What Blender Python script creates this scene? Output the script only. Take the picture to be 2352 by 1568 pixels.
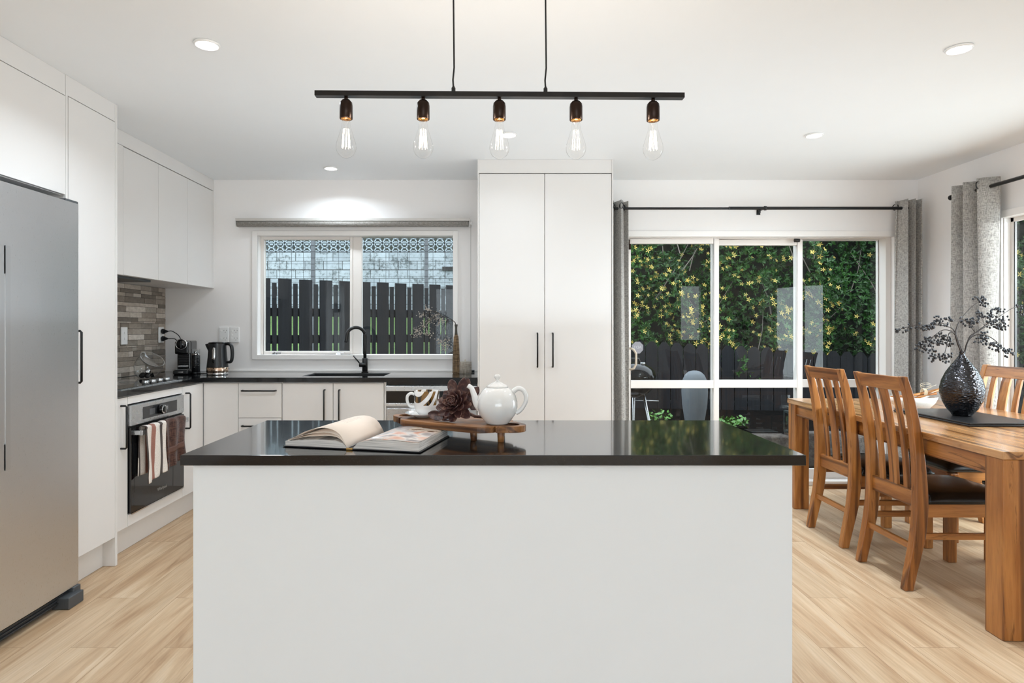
import bpy, math, random
import numpy as np
from mathutils import Vector, Matrix, Euler
R = math.radians
rnd = random.Random(7)
for o in list(bpy.data.objects): bpy.data.objects.remove(o)
SC = bpy.context.scene
COL = SC.collection
# ------------------------------------------------------------------ camera, world, lights, exposure
F, CX, CY, CH = 1450.0, 1130.0, 757.0, 1.228
cam_d = bpy.data.cameras.new('camera'); cam = bpy.data.objects.new('camera', cam_d); COL.objects.link(cam)
cam.location = (0, 0, CH); cam.rotation_euler = (R(90), 0, 0)
cam_d.sensor_width = 36; cam_d.sensor_fit = 'HORIZONTAL'; cam_d.lens = F/2352*36
cam_d.shift_x = (1176-CX)/2352; cam_d.shift_y = -(784-CY)/2352
cam_d.clip_start = .02
SC.camera = cam
SC.view_settings.view_transform = 'Standard'; SC.view_settings.look = 'None'
SC.view_settings.exposure = 0.42; SC.view_settings.gamma = 1; SC.view_settings.use_curve_mapping = False
try:
    SC.cycles.diffuse_bounces = 8; SC.cycles.max_bounces = 14
except Exception: pass
W = bpy.data.worlds.new('overcast_sky'); SC.world = W; W.use_nodes = True
wn = W.node_tree; bg = wn.nodes['Background']
sky = wn.nodes.new('ShaderNodeTexSky'); sky.sky_type = 'HOSEK_WILKIE'; sky.turbidity = 9; sky.ground_albedo = .3
sky.sun_direction = Vector((.6, -.5, .75)).normalized()
mx = wn.nodes.new('ShaderNodeMix'); mx.data_type = 'RGBA'; mx.inputs[0].default_value = .62
wn.links.new(sky.outputs[0], mx.inputs[6]); mx.inputs[7].default_value = (.84, .93, 1.03, 1)
wn.links.new(mx.outputs[2], bg.inputs[0]); bg.inputs[1].default_value = 4.7
DOWN_W = 12.5      # base power of the ceiling downlights and the added fill lamps
def lamp(kind, name, loc, energy, color=(1, 1, 1), rot=(0, 0, 0), **kw):
    d = bpy.data.lights.new(name, kind); d.energy = energy; d.color = color
    for k, v in kw.items(): setattr(d, k, v)
    o = bpy.data.objects.new(name, d); COL.objects.link(o); o.location = loc; o.rotation_euler = rot
    return o
WARM = (.80, .905, 1)
DOWN = [(-1.168, 2.587), (1.944, 2.627), (1.937, 3.795), (-1.166, 4.57), (.099, 3.785)]
DOWN_FILL = [(-1.17, -1.3), (.6, -1.3), (2.3, -1.3), (4.4, -1.3), (-1.17, -3), (.6, -3), (2.3, -3), (4.4, -3)]  # unseen lamps without fixtures, added behind the camera to brighten the room
for (x, y) in DOWN+DOWN_FILL:
    lamp('AREA', 'downlight_and_fill_lamp', (x, y, 2.380), DOWN_W*(.12 if x == .099 else .75 if x == -1.168 else .36 if x == -1.166 else 1 if y > 1 else .35), WARM, shape='DISK', size=.085, spread=R(148))
# unseen fill lamp added behind the camera, standing in for window daylight
lamp('AREA', 'daylight_fill', (.65, -3.85, 1.2), 8, (.82, .92, 1), (R(118), 0, 0), shape='RECTANGLE', size=3.8, size_y=1.9)
lamp('AREA', 'daylight_fill', (3.86, 3.08, 1.05), 48, (.84, .94, 1), (0, R(76), R(-20)), shape='RECTANGLE', size=1.4, size_y=1.8)  # lamp outside the right-wall glazed door, standing in for its daylight

_d = (Vector((3.24, 4.18, 1.0))-Vector((5.0, 1.55, 2.0))).to_track_quat('-Z', 'Y').to_euler()
lamp('SPOT', 'daylight_fill', (5.0, 1.55, 2.0), 420, (.97, .98, 1), _d, spot_size=R(52), spot_blend=.5, shadow_soft_size=.18)  # added spot standing in for sun through the glazed door onto the curtain
# unseen upward-facing fill lamps, added to brighten the ceiling and its bounce
lamp('AREA', 'ceiling_fill', (.2, -.9, 1.75), 11, (.74, .88, 1), (R(180), 0, 0), shape='DISK', size=1.0)
lamp('AREA', 'ceiling_fill', (.4, 3.3, 1.25), 11, (.76, .89, 1), (R(180), 0, 0), shape='RECTANGLE', size=3.8, size_y=1.8)
# ------------------------------------------------------------------ helpers
def tag(o, label=None, cat=None, group=None, kind=None):
    if label: o['label'] = label
    if cat: o['category'] = cat
    if group: o['group'] = group
    if kind: o['kind'] = kind
    return o
def thing(name, loc=(0, 0, 0), label=None, cat=None, group=None, kind=None, rz=0):
    o = bpy.data.objects.new(name, None); COL.objects.link(o); o.location = loc; o.rotation_euler = (0, 0, rz)
    o.empty_display_size = .05
    return tag(o, label, cat, group, kind)
def dup(root, loc, rz=None, label=None):
    r = root.copy(); COL.objects.link(r); r.location = loc
    if rz is not None: r.rotation_euler = (0, 0, rz)
    if label: r['label'] = label
    for ch in list(root.children):
        c = ch.copy(); COL.objects.link(c); c.parent = r
        for g in list(ch.children):
            d = g.copy(); COL.objects.link(d); d.parent = c
    return r
def px(x, y, Y):
    "point at depth Y seen at photo position (x, y)"
    return Vector(((x-CX)*Y/F, Y, CH-(y-CY)*Y/F))
def cr(pts, n=6):
    "Catmull-Rom resampling of a polyline"
    P_ = [Vector(p) for p in pts]; P_ = [P_[0]*2-P_[1]]+P_+[P_[-1]*2-P_[-2]]; out = []
    for i in range(1, len(P_)-2):
        a, b, c, d = P_[i-1:i+3]
        for k in range(n):
            t = k/n; out.append(.5*((2*b)+(c-a)*t+(2*a-5*b+4*c-d)*t*t+(3*b-a-3*c+d)*t**3))
    return out+[P_[-2]]
class MB:
    def __init__(s): s.v = []; s.f = []; s.m = []; s.sm = []
    def add(s, vs, fs, mi=0, smooth=False, M=None):
        b = len(s.v)
        s.v += [tuple(M @ Vector(v)) if M else tuple(v) for v in vs]
        s.f += [tuple(i+b for i in f) for f in fs]; s.m += [mi]*len(fs); s.sm += [smooth]*len(fs)
        return s
    def box(s, x0, x1, y0, y1, z0, z1, mi=0, M=None):
        v = [(x0, y0, z0), (x1, y0, z0), (x1, y1, z0), (x0, y1, z0), (x0, y0, z1), (x1, y0, z1), (x1, y1, z1), (x0, y1, z1)]
        return s.add(v, [(0, 3, 2, 1), (4, 5, 6, 7), (0, 1, 5, 4), (1, 2, 6, 5), (2, 3, 7, 6), (3, 0, 4, 7)], mi, False, M)
    def lathe(s, prof, c=(0, 0, 0), n=32, mi=0, M=None, sx=1, sy=1, smooth=True):
        v = []; f = []
        for (r, z) in prof:
            for i in range(n):
                a = 2*math.pi*i/n; v.append((c[0]+r*sx*math.cos(a), c[1]+r*sy*math.sin(a), c[2]+z))
        for k in range(len(prof)-1):
            for i in range(n):
                j = (i+1) % n; f.append((k*n+i, k*n+j, (k+1)*n+j, (k+1)*n+i))
        if prof[0][0] > 1e-5: f.append(tuple(range(n-1, -1, -1)))
        if prof[-1][0] > 1e-5: f.append(tuple((len(prof)-1)*n+i for i in range(n)))
        return s.add(v, f, mi, smooth, M)
    def cyl(s, c, r, h, n=24, mi=0, axis='Z', r2=None, M=None, smooth=True):
        r2 = r if r2 is None else r2
        A = {'Z': Matrix.Identity(4), 'X': Matrix.Rotation(R(90), 4, 'Y'), 'Y': Matrix.Rotation(R(-90), 4, 'X')}[axis]
        A = Matrix.Translation(c) @ A
        if M: A = M @ A
        e = min(r, h)*.04
        return s.lathe([(r-e, 0), (r, e), (r2, h-e), (r2-e, h)], n=n, mi=mi, M=A, smooth=smooth)
    def tube(s, pts, r, n=10, mi=0, close=False, sq=False, flat=1.0, M=None, cm=0):
        pts = [Vector(p) for p in pts]
        if cm and not close:
            if isinstance(r, (list, tuple)): q = np.linspace(0, len(pts)-1, (len(pts)-1)*cm+1); r = list(np.interp(q, range(len(pts)), r))
            pts = cr(pts, cm)
        m = len(pts)
        rr = r if isinstance(r, (list, tuple)) else [r]*m
        v = []; f = []; up = None
        for i, p in enumerate(pts):
            if close: t = pts[(i+1) % m]-pts[i-1]
            else: t = pts[min(i+1, m-1)]-pts[max(i-1, 0)]
            t.normalize()
            if up is None:
                up = Vector((0, 0, 1)) if abs(t.z) < .9 else Vector((1, 0, 0))
            a = (up-t*up.dot(t)).normalized(); up = a; b = t.cross(a)
            for k in range(n):
                an = 2*math.pi*(k+(.5 if sq else 0))/n
                v.append(p+(a*math.cos(an)+b*math.sin(an)*flat)*rr[i])
        for i in range(m if close else m-1):
            j = (i+1) % m
            for k in range(n):
                l = (k+1) % n; f.append((i*n+k, i*n+l, j*n+l, j*n+k))
        if not close: f += [tuple(range(n-1, -1, -1)), tuple((m-1)*n+k for k in range(n))]
        return s.add(v, f, mi, n > 5 and not sq, M)
    def prism(s, poly, d0, d1, plane='XZ', mi=0, M=None, smooth=False):
        n = len(poly); g = {'XZ': lambda p, d: (p[0], d, p[1]), 'XY': lambda p, d: (p[0], p[1], d), 'YZ': lambda p, d: (d, p[0], p[1])}[plane]
        v = [g(p, d0) for p in poly]+[g(p, d1) for p in poly]
        f = [tuple(range(n)), tuple(range(2*n-1, n-1, -1))]+[(i, i+n, (i+1) % n+n, (i+1) % n) for i in range(n)]
        return s.add(v, f, mi, smooth, M)
    def grid(s, fn, nu, nv, mi=0, M=None, cu=False):
        v = [fn(i/nu, j/nv) for j in range(nv+1) for i in range(nu+1)]
        f = [(j*(nu+1)+i, j*(nu+1)+i+1, (j+1)*(nu+1)+i+1, (j+1)*(nu+1)+i) for j in range(nv) for i in range(nu)]
        return s.add(v, f, mi, True, M)
    def sphere(s, c, r, n=12, mi=0, sc=(1, 1, 1), M=None):
        pr = [(math.sin(math.pi*k/n)*1.0, -math.cos(math.pi*k/n)) for k in range(n+1)]
        A = Matrix.Translation(c) @ Matrix.Diagonal((r*sc[0], r*sc[1], r*sc[2], 1))
        if M: A = M @ A
        return s.lathe([(max(a, 0), b) for a, b in pr], n=n*2 if n > 6 else 8, mi=mi, M=A)
    def build(s, name, mats, parent=None, world=True, bevel=0, solid=0, sub=0, seg=2, **t):
        me = bpy.data.meshes.new(name)
        off = Vector((0, 0, 0))
        if parent and world:
            q = parent
            while q.parent: q = q.parent
            off = q.location
        me.from_pydata([(a[0]-off[0], a[1]-off[1], a[2]-off[2]) for a in s.v], [], s.f)
        for m in (mats if isinstance(mats, (list, tuple)) else [mats]): me.materials.append(m)
        me.polygons.foreach_set('material_index', s.m); me.polygons.foreach_set('use_smooth', s.sm)
        me.update()
        import bmesh
        if len(s.f) < 20000:
            b = bmesh.new(); b.from_mesh(me)
            if not solid: bmesh.ops.remove_doubles(b, verts=b.verts, dist=1e-6)
            bmesh.ops.recalc_face_normals(b, faces=b.faces); b.to_mesh(me); b.free()
        o = bpy.data.objects.new(name, me); COL.objects.link(o)
        if parent: o.parent = parent
        if solid:
            m = o.modifiers.new('thick', 'SOLIDIFY'); m.thickness = solid; m.offset = 0
        if sub:
            m = o.modifiers.new('sub', 'SUBSURF'); m.levels = sub; m.render_levels = sub
        if bevel:
            m = o.modifiers.new('bev', 'BEVEL'); m.width = bevel; m.segments = seg; m.limit_method = 'ANGLE'; m.angle_limit = R(40)
            m.harden_normals = False
        return tag(o, **t) if t else o
def S(name, mb, mat, **k): return mb.build(name, mat, kind='structure', **k)
def text_mesh(txt, size, mat, name, parent, M, extr=.0004):
    cu = bpy.data.curves.new(name, 'FONT'); cu.body = txt; cu.size = size; cu.extrude = extr; cu.align_x = 'CENTER'; cu.align_y = 'CENTER'
    t = bpy.data.objects.new(name, cu); COL.objects.link(t)
    dg = bpy.context.evaluated_depsgraph_get(); me = bpy.data.meshes.new_from_object(t.evaluated_get(dg))
    bpy.data.objects.remove(t); me.transform(M); me.materials.clear(); me.materials.append(mat)
    o = bpy.data.objects.new(name, me); COL.objects.link(o); o.parent = parent; return o

# ------------------------------------------------------------------ materials
def srgb(c):
    if isinstance(c, str): c = [int(c[i:i+2], 16)/255 for i in (0, 2, 4)]
    return tuple(((x/12.92) if x <= .04045 else ((x+.055)/1.055)**2.4) for x in c)+(1,)
class N:
    "tiny node-building wrapper"
    def __init__(s, name):
        s.m = bpy.data.materials.new(name); s.m.use_nodes = True; s.t = s.m.node_tree
        s.b = s.t.nodes['Principled BSDF']; s.out = s.t.nodes['Material Output']
    def n(s, ty, **k):
        x = s.t.nodes.new(ty)
        for a, b in k.items(): setattr(x, a, b)
        return x
    def l(s, a, b): s.t.links.new(a, b)
    def obj(s, scale=(1, 1, 1), rot=(0, 0, 0), loc=(0, 0, 0), rand=False, src='Object'):
        tc = s.n('ShaderNodeTexCoord'); mp = s.n('ShaderNodeMapping'); mp.inputs[3].default_value = scale; mp.inputs[2].default_value = rot; mp.inputs[1].default_value = loc
        if rand:
            oi = s.n('ShaderNodeObjectInfo'); vm = s.n('ShaderNodeVectorMath', operation='SCALE'); cb = s.n('ShaderNodeCombineXYZ')
            for i in range(3): s.l(oi.outputs['Random'], cb.inputs[i])
            s.l(cb.outputs[0], vm.inputs[0]); vm.inputs[3].default_value = 13
            ad = s.n('ShaderNodeVectorMath', operation='ADD'); s.l(tc.outputs[src], ad.inputs[0]); s.l(vm.outputs[0], ad.inputs[1]); s.l(ad.outputs[0], mp.inputs[0])
        else: s.l(tc.outputs[src], mp.inputs[0])
        return mp.outputs[0]
    def noise(s, vec, scale=5, detail=4, rough=.5, dist=0):
        x = s.n('ShaderNodeTexNoise'); s.l(vec, x.inputs['Vector']); x.inputs['Scale'].default_value = scale; x.inputs['Detail'].default_value = detail
        x.inputs['Roughness'].default_value = rough; x.inputs['Distortion'].default_value = dist; return x.outputs['Fac']
    def ramp(s, fac, stops, interp='LINEAR'):
        x = s.n('ShaderNodeValToRGB'); x.color_ramp.interpolation = interp; e = x.color_ramp.elements
        while len(e) < len(stops): e.new(.5)
        for i, (p, c) in enumerate(stops):
            e[i].position = p; e[i].color = srgb(c) if isinstance(c, str) else (tuple(c)+(1,) if len(c) == 3 else c)
        s.l(fac, x.inputs[0]); return x.outputs[0]
    def mix(s, fac, a, b, mode='MIX'):
        x = s.n('ShaderNodeMix', data_type='RGBA', blend_type=mode)
        for v, i in ((fac, 0), (a, 6), (b, 7)):
            if hasattr(v, 'links') or hasattr(v, 'is_linked'): s.l(v, x.inputs[i])
            else: x.inputs[i].default_value = v
        return x.outputs[2]
    def math(s, op, a, b=0):
        x = s.n('ShaderNodeMath', operation=op)
        for v, i in ((a, 0), (b, 1)):
            if hasattr(v, 'is_linked'): s.l(v, x.inputs[i])
            else: x.inputs[i].default_value = v
        return x.outputs[0]
    def bump(s, h, strength=.3, dist=.01):
        x = s.n('ShaderNodeBump'); x.inputs['Strength'].default_value = strength; x.inputs['Distance'].default_value = dist; s.l(h, x.inputs['Height']); s.l(x.outputs[0], s.b.inputs['Normal'])
    def set(s, col=None, rough=None, metal=None, spec=None, ior=None, **k):
        for v, i in ((col, 'Base Color'), (rough, 'Roughness'), (metal, 'Metallic'), (spec, 'Specular IOR Level'), (ior, 'IOR')):
            if v is None: continue
            if hasattr(v, 'is_linked'): s.l(v, s.b.inputs[i])
            else: s.b.inputs[i].default_value = srgb(v) if isinstance(v, str) else v
        for i, v in k.items():
            s.b.inputs[i.replace('_', ' ')].default_value = v
        return s.m
def plain(name, col, rough=.5, metal=0, spec=.5, nb=0, ns=300, var=0, **k):
    x = N(name); v = x.obj()
    f = x.noise(v, ns, 3)
    if nb: x.bump(f, nb, .001)
    c = srgb(col) if isinstance(col, str) else col
    f2 = x.noise(v, 4, 3)
    d = tuple(a*(1-var) for a in c[:3])+(1,)
    cc = x.ramp(f2, [(.3, d), (.7, c)])
    return x.set(cc, rough, metal, spec, **k)
M = {}
M['wall'] = plain('wall_paint', 'f1efee', .85, nb=.05, ns=500, var=.01, spec=.2)
M['ceil'] = plain('ceiling_paint', 'edf0f2', .95, nb=.04, ns=400, var=.01, spec=.1)
M['cab'] = plain('white_cabinet_board', 'e2e0de', .42, nb=.04, ns=500, var=.008, spec=.35)
M['island'] = plain('white_island_board', 'e2e7eb', .5, nb=.05, ns=500, var=.008, spec=.3)
M['trim'] = plain('white_gloss_trim', 'f2f0ee', .35, spec=.4)
M['alu'] = plain('white_powdercoat', 'e4dfda', .4, spec=.4, nb=.02)
M['black'] = plain('matt_black_metal', '0c0c0d', .38, nb=.03)
M['blackg'] = plain('gloss_black_plastic', '08080a', .12)
M['blackp'] = plain('satin_black_plastic', '111214', .35)
M['bronze'] = plain('dark_bronze', '2a1c14', .3, metal=.7)
M['chrome'] = plain('chrome', 'd8d8da', .1, metal=1)
M['wplastic'] = plain('white_plastic', 'efefee', .3)
M['ceramic'] = plain('white_glazed_ceramic', 'e6e8e9', .08, spec=.6, Coat_Weight=.5, Coat_Roughness=.03)
M['rubber'] = plain('dark_grey_plastic', '2b2d30', .5)
M['grey'] = plain('grey_plastic', '45484b', .45)
M['shadowgap'] = plain('dark_recess', '1a1a1a', .8)
M['leather'] = plain('black_leather', '0a0a0b', .24, nb=.25, ns=260)
M['mat'] = plain('black_leather_mat', '17181a', .38, nb=.2, ns=300)
def metal_brushed(name, col, rough, sc, ns=1.0, ani=.0):
    x = N(name); v = x.obj(sc); f = x.noise(v, 60, 4); r = x.ramp(f, [(.3, (rough*.8,)*3), (.7, (rough*1.25,)*3)])
    return x.set(col, r, 1.0)
M['steel'] = metal_brushed('stainless_steel', 'b9babc', .28, (1, 1, 20))
M['fridge'] = metal_brushed('fridge_steel', 'cfd0d2', .33, (1, 14, 1), .3)
M['steel2'] = metal_brushed('oven_steel', 'cdd0d3', .3, (1, 1, 1))
def wood(name, axis, c, rough=.3, sc=1.0, coat=.15, rand=True):
    x = N(name); s = [9*sc]*3; s['XYZ'.index(axis)] = .8*sc
    v = x.obj(s, rand=rand)
    f = x.noise(v, 1.0, 5, .55, .9); v2 = x.obj([q*9 for q in s], rand=rand); g = x.noise(v2, 1, 3, .6)
    base = x.ramp(f, [(.26, c[0]), (.42, c[1]), (.55, c[2]), (.72, c[1])])
    w = x.n('ShaderNodeTexWave', wave_type='RINGS', rings_direction='SPHERICAL'); x.l(v, w.inputs[0]); w.inputs['Scale'].default_value = .55; w.inputs['Distortion'].default_value = 7; w.inputs['Detail'].default_value = 2; w.inputs['Detail Scale'].default_value = .7
    lines = x.ramp(w.outputs['Fac'], [(0, (.22, .16, .12)), (.05, (.45, .38, .32)), (.16, (1, 1, 1))])
    b2 = x.mix(.75, base, lines, 'MULTIPLY')
    v3 = x.obj([q*3.2 for q in s], rand=rand); k3 = x.noise(v3, 1, 4, .65, 1.4); st = x.ramp(k3, [(.33, (.34, .27, .22)), (.41, (1, 1, 1)), (.62, (1, 1, 1)), (.74, (.74, .66, .6))]); b2 = x.mix(.8, b2, st, 'MULTIPLY')
    fib = x.ramp(g, [(.35, (.82, .8, .78)), (.6, (1.05, 1.04, 1.02))])
    b3 = x.mix(.8, b2, fib, 'MULTIPLY')
    x.bump(g, .08, .001)
    return x.set(b3, rough, 0, .5, Coat_Weight=coat, Coat_Roughness=.12)
WC = ('5c3515', '9a602c', 'b67c42')
for a in 'XYZ': M['wood'+a] = wood('acacia_wood_'+a.lower(), a, WC, .32)
M['top'] = wood('acacia_table_top', 'Y', ('8f6034', 'b27d4b', 'c89a6a'), .22, .7, .3)
M['board'] = wood('rustic_board_wood', 'X', ('3a2112', '6b4426', '9a6a3c'), .42, 1.6, .05)
def floor_mat():
    x = N('oak_vinyl_planks'); v = x.obj(rot=(0, 0, R(90)))
    br = x.n('ShaderNodeTexBrick', offset=.37, offset_frequency=2); x.l(v, br.inputs[0])
    br.inputs['Color1'].default_value = (0, 0, 0, 1); br.inputs['Color2'].default_value = (1, 1, 1, 1); br.inputs['Mortar'].default_value = (.5, .5, .5, 1)
    br.inputs['Scale'].default_value = 1; br.inputs['Mortar Size'].default_value = .0011; br.inputs['Mortar Smooth'].default_value = .2
    br.inputs['Brick Width'].default_value = 1.22; br.inputs['Row Height'].default_value = .181; br.inputs['Bias'].default_value = 0
    # grain offset per plank
    tc = x.n('ShaderNodeTexCoord'); sc = x.n('ShaderNodeVectorMath', operation='SCALE'); x.l(br.outputs[0], sc.inputs[0]); sc.inputs[3].default_value = 7
    ad = x.n('ShaderNodeVectorMath', operation='ADD'); x.l(tc.outputs['Object'], ad.inputs[0]); x.l(sc.outputs[0], ad.inputs[1])
    mp = x.n('ShaderNodeMapping'); mp.inputs[3].default_value = (13, 1.1, 1); x.l(ad.outputs[0], mp.inputs[0])
    f = x.noise(mp.outputs[0], 1, 6, .6, .8)
    mp2 = x.n('ShaderNodeMapping'); mp2.inputs[3].default_value = (120, 4, 1); x.l(ad.outputs[0], mp2.inputs[0]); g = x.noise(mp2.outputs[0], 1, 3)
    base = x.ramp(f, [(.22, '97785b'), (.40, 'b99a79'), (.55, 'ccb292'), (.75, 'dac5aa')])
    tone = x.ramp(br.outputs[0], [(0, (.90, .88, .86)), (1, (1.05, 1.05, 1.05))])
    b = x.mix(1, base, tone, 'MULTIPLY'); fb = x.ramp(g, [(.3, (.86, .84, .82)), (.62, (1.03, 1.03, 1.03))]); b = x.mix(.8, b, fb, 'MULTIPLY')
    mp3 = x.n('ShaderNodeMapping'); mp3.inputs[3].default_value = (9, 2.6, 1); x.l(ad.outputs[0], mp3.inputs[0]); k = x.noise(mp3.outputs[0], 1, 5, .7, 1.5)
    kn = x.ramp(k, [(.70, (1, 1, 1)), (.76, (.72, .64, .56))]); b = x.mix(.8, b, kn, 'MULTIPLY')
    seam = x.ramp(br.outputs['Fac'], [(0, (1, 1, 1)), (1, (.62, .56, .5))]); b = x.mix(1, b, seam, 'MULTIPLY')
    x.bump(g, .06, .001)
    return x.set(b, .42, 0, .4)
M['floor'] = floor_mat()
def stone():
    x = N('black_quartz'); v = x.obj(); f = x.noise(v, 420, 2); sp = x.ramp(f, [(.60, '08080a'), (.70, '1e1f22')])
    r = x.ramp(f, [(.42, (.10,)*3), (.62, (.17,)*3)]); x.bump(f, .05, .0006)
    x.set(sp, r, 0, .5, ior=1.42, Coat_Weight=.6, Coat_Roughness=.04, Coat_IOR=1.3); return x.m
M['stone'] = stone()
def thin_glass(name, tint=(1, 1, 1), ior=1.5, rough=0.0, boost=1.0, edge=1):
    x = N(name); t = x.t; t.nodes.remove(x.b)
    tr = x.n('ShaderNodeBsdfTransparent'); tr.inputs[0].default_value = tint+(1,); gl = x.n('ShaderNodeBsdfGlossy'); gl.inputs['Roughness'].default_value = rough
    fr = x.n('ShaderNodeFresnel'); fr.inputs[0].default_value = ior; ge = x.n('ShaderNodeNewGeometry'); mu = x.math('MINIMUM', x.math('MULTIPLY', x.math('MULTIPLY', fr.outputs[0], x.math('SUBTRACT', 1, ge.outputs['Backfacing'])), boost), .6)
    nz = x.noise(x.obj(), 3, 2); cl = x.ramp(nz, [(0, (.97, .97, .97)), (1, (1, 1, 1))]); x.l(cl, gl.inputs[0])
    if edge < 1:
        lw = x.n('ShaderNodeLayerWeight'); lw.inputs[0].default_value = .35; e_ = x.ramp(lw.outputs['Facing'], [(.55, tint), (1, tuple(c*edge for c in tint))]); x.l(e_, tr.inputs[0])
    ms = x.n('ShaderNodeMixShader'); x.l(mu, ms.inputs[0]); x.l(tr.outputs[0], ms.inputs[1]); x.l(gl.outputs[0], ms.inputs[2]); x.l(ms.outputs[0], x.out.inputs[0]); return x.m
M['glass'] = thin_glass('window_glass', (.95, .97, .965), ior=1.42, boost=1.0)
M['bulbglass'] = thin_glass('bulb_glass', (.995, .99, .985), boost=.8, edge=.62)
M['jar'] = thin_glass('clear_jar_glass', (.98, .985, .985), boost=1.6, edge=.7)
def emit(name, col, st):
    x = N(name); x.set((0, 0, 0, 1), 1); nz = x.noise(x.obj(), 2, 1); c = tuple(col); x.l(x.ramp(nz, [(0, c), (1, c)]), x.b.inputs['Emission Color']); x.b.inputs['Emission Strength'].default_value = st; return x.m
M['led'] = emit('downlight_glow', (1, .97, .92), 14)
M['fil'] = emit('filament_glow', (1, .84, .56), 9)
def fabric(name, c1, c2, sc=220, rough=.95):
    x = N(name); a = x.noise(x.obj((1, 1, .12)), sc, 3, .6); b = x.noise(x.obj((.12, .12, 1)), sc, 3, .6); m = x.math('ADD', a, b); m = x.math('MULTIPLY', m, .5)
    col = x.ramp(m, [(.40, c1), (.58, c2)]); x.bump(m, .25, .001); return x.set(col, rough, 0, .1, Sheen_Weight=.2)
M['curtain'] = fabric('grey_woven_curtain', '7b7976', 'bcb9b4', 400)
M['blind'] = fabric('grey_blind_fabric', '75726e', 'a19d98', 400)
M['cord'] = fabric('coiled_brown_cord', '574534', '937a5c', 120)
M['pot'] = fabric('pale_woven_pot', '8d8478', 'b8b0a5', 160)
def towel(name, stops):
    x = N(name); sp = x.n('ShaderNodeSeparateXYZ'); x.l(x.obj(), sp.inputs[0]); nz = x.noise(x.obj(), 350, 2)
    y = x.math('ADD', sp.outputs[1], x.math('MULTIPLY', x.noise(x.obj((1, 1, .3)), 25, 2), .012))
    col = x.ramp(x.math('MULTIPLY', y, 1/.25), stops, 'CONSTANT'); nn = x.ramp(nz, [(.35, (.55, .55, .55)), (.6, (1, 1, 1))])
    col = x.mix(.55, col, nn, 'MULTIPLY'); x.bump(nz, .6, .002); return x.set(col, .95, 0, .1)
M['tstripe'] = towel('striped_towelling', [(0, '4a4340'), (.06, 'e6ded6'), (.12, '5a5350'), (.18, 'ece5dd'), (.36, 'a4766a'), (.50, 'ece5dd'), (.70, '5a5350'), (.84, 'ece5dd')])
M['tbrown'] = fabric('brown_towelling', '2c1c18', '5f4238', 260)
M['tband'] = plain('brown_towel_band', '5f4238', .7)

# ------------------------------------------------------------------ room shell
XL, XR, YB, HC = -2.566, 3.33, 4.94, 2.40
WT = .16
S('floor', MB().box(XL-.2, 6.2, -4.2, YB+.12, -.10, 0), M['floor'])
S('ceiling', MB().box(XL-.2, 6.2, -4.2, YB+WT, HC, HC+.12), M['ceil'])
S('wall_left', MB().box(XL-WT, XL, -4.2, YB+WT, 0, HC), M['wall'])
# back wall with kitchen window and sliding door openings
WX0, WX1, WZ0, WZ1 = -1.845, -.292, 1.020, 1.975
DX0, DX1, DZ1 = 1.05, 3.160, 1.967
b = MB(); y0, y1 = YB, YB+WT
b.box(XL, WX0, y0, y1, 0, HC).box(WX0, WX1, y0, y1, 0, WZ0).box(WX0, WX1, y0, y1, WZ1, HC).box(WX1, DX0, y0, y1, 0, HC)
b.box(DX0, DX1, y0, y1, DZ1, HC).box(DX1, XR+WT, y0, y1, 0, HC)
S('wall_back', b, M['wall'])
RY0, RY1 = 2.55, 4.115          # opening in the right wall
b = MB(); b.box(XR, XR+.075, RY1, YB, 0, HC).box(XR, XR+.075, RY0, RY1, 1.965, HC).box(XR, XR+.075, .3, RY0, 0, HC)
S('wall_right', b, M['wall'])
S('wall_side', MB().box(XR+.075, 6.2, .3, .46, 0, HC), M['wall'])
S('wall_far_right', MB().box(6.04, 6.2, -4.2, .3, 0, HC), M['wall'])
b = MB(); xs = [XL, -1.3, 2.6, 4.2, 4.65, 5.15, 5.6, 6.04]
b.box(XL, -1.3, -4.2, -4.04, 0, HC).box(-1.3, 2.6, -4.2, -4.04, 0, .25).box(-1.3, 2.6, -4.2, -4.04, 2.2, HC).box(2.6, 4.2, -4.2, -4.04, 0, HC)
b.box(4.2, 4.65, -4.2, -4.04, 0, 1.0).box(4.2, 4.65, -4.2, -4.04, 2.2, HC).box(4.65, 5.15, -4.2, -4.04, 0, HC).box(5.15, 5.6, -4.2, -4.04, 0, 1.45).box(5.15, 5.6, -4.2, -4.04, 2.1, HC).box(5.6, 6.04, -4.2, -4.04, 0, HC)
S('wall_front', b, M['wall'])
b = MB()
for x in (-1.3, 0, 1.3, 2.55): b.box(x, x+.05, -4.14, -4.09, .25, 2.2)
b.box(-1.3, 2.6, -4.14, -4.09, .25, .31).box(-1.3, 2.6, -4.14, -4.09, 2.14, 2.2)
w = S('window_4', b, M['alu'], bevel=.003); MB().box(-1.3, 2.6, -4.118, -4.112, .25, 2.2).build('pane', M['glass'], w)
S('baseboard_right', MB().box(XR-.014, XR-.001, .3, RY0-.03, .001, .09).box(XR-.014, XR-.001, RY1+.05, YB-.002, .001, .09), M['trim'], bevel=.003)
S('baseboard_back', MB().box(.86, DX0-.05, YB-.014, YB-.001, .001, .09).box(DX1+.05, XR-.016, YB-.014, YB-.001, .001, .09), M['trim'], bevel=.003)
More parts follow.
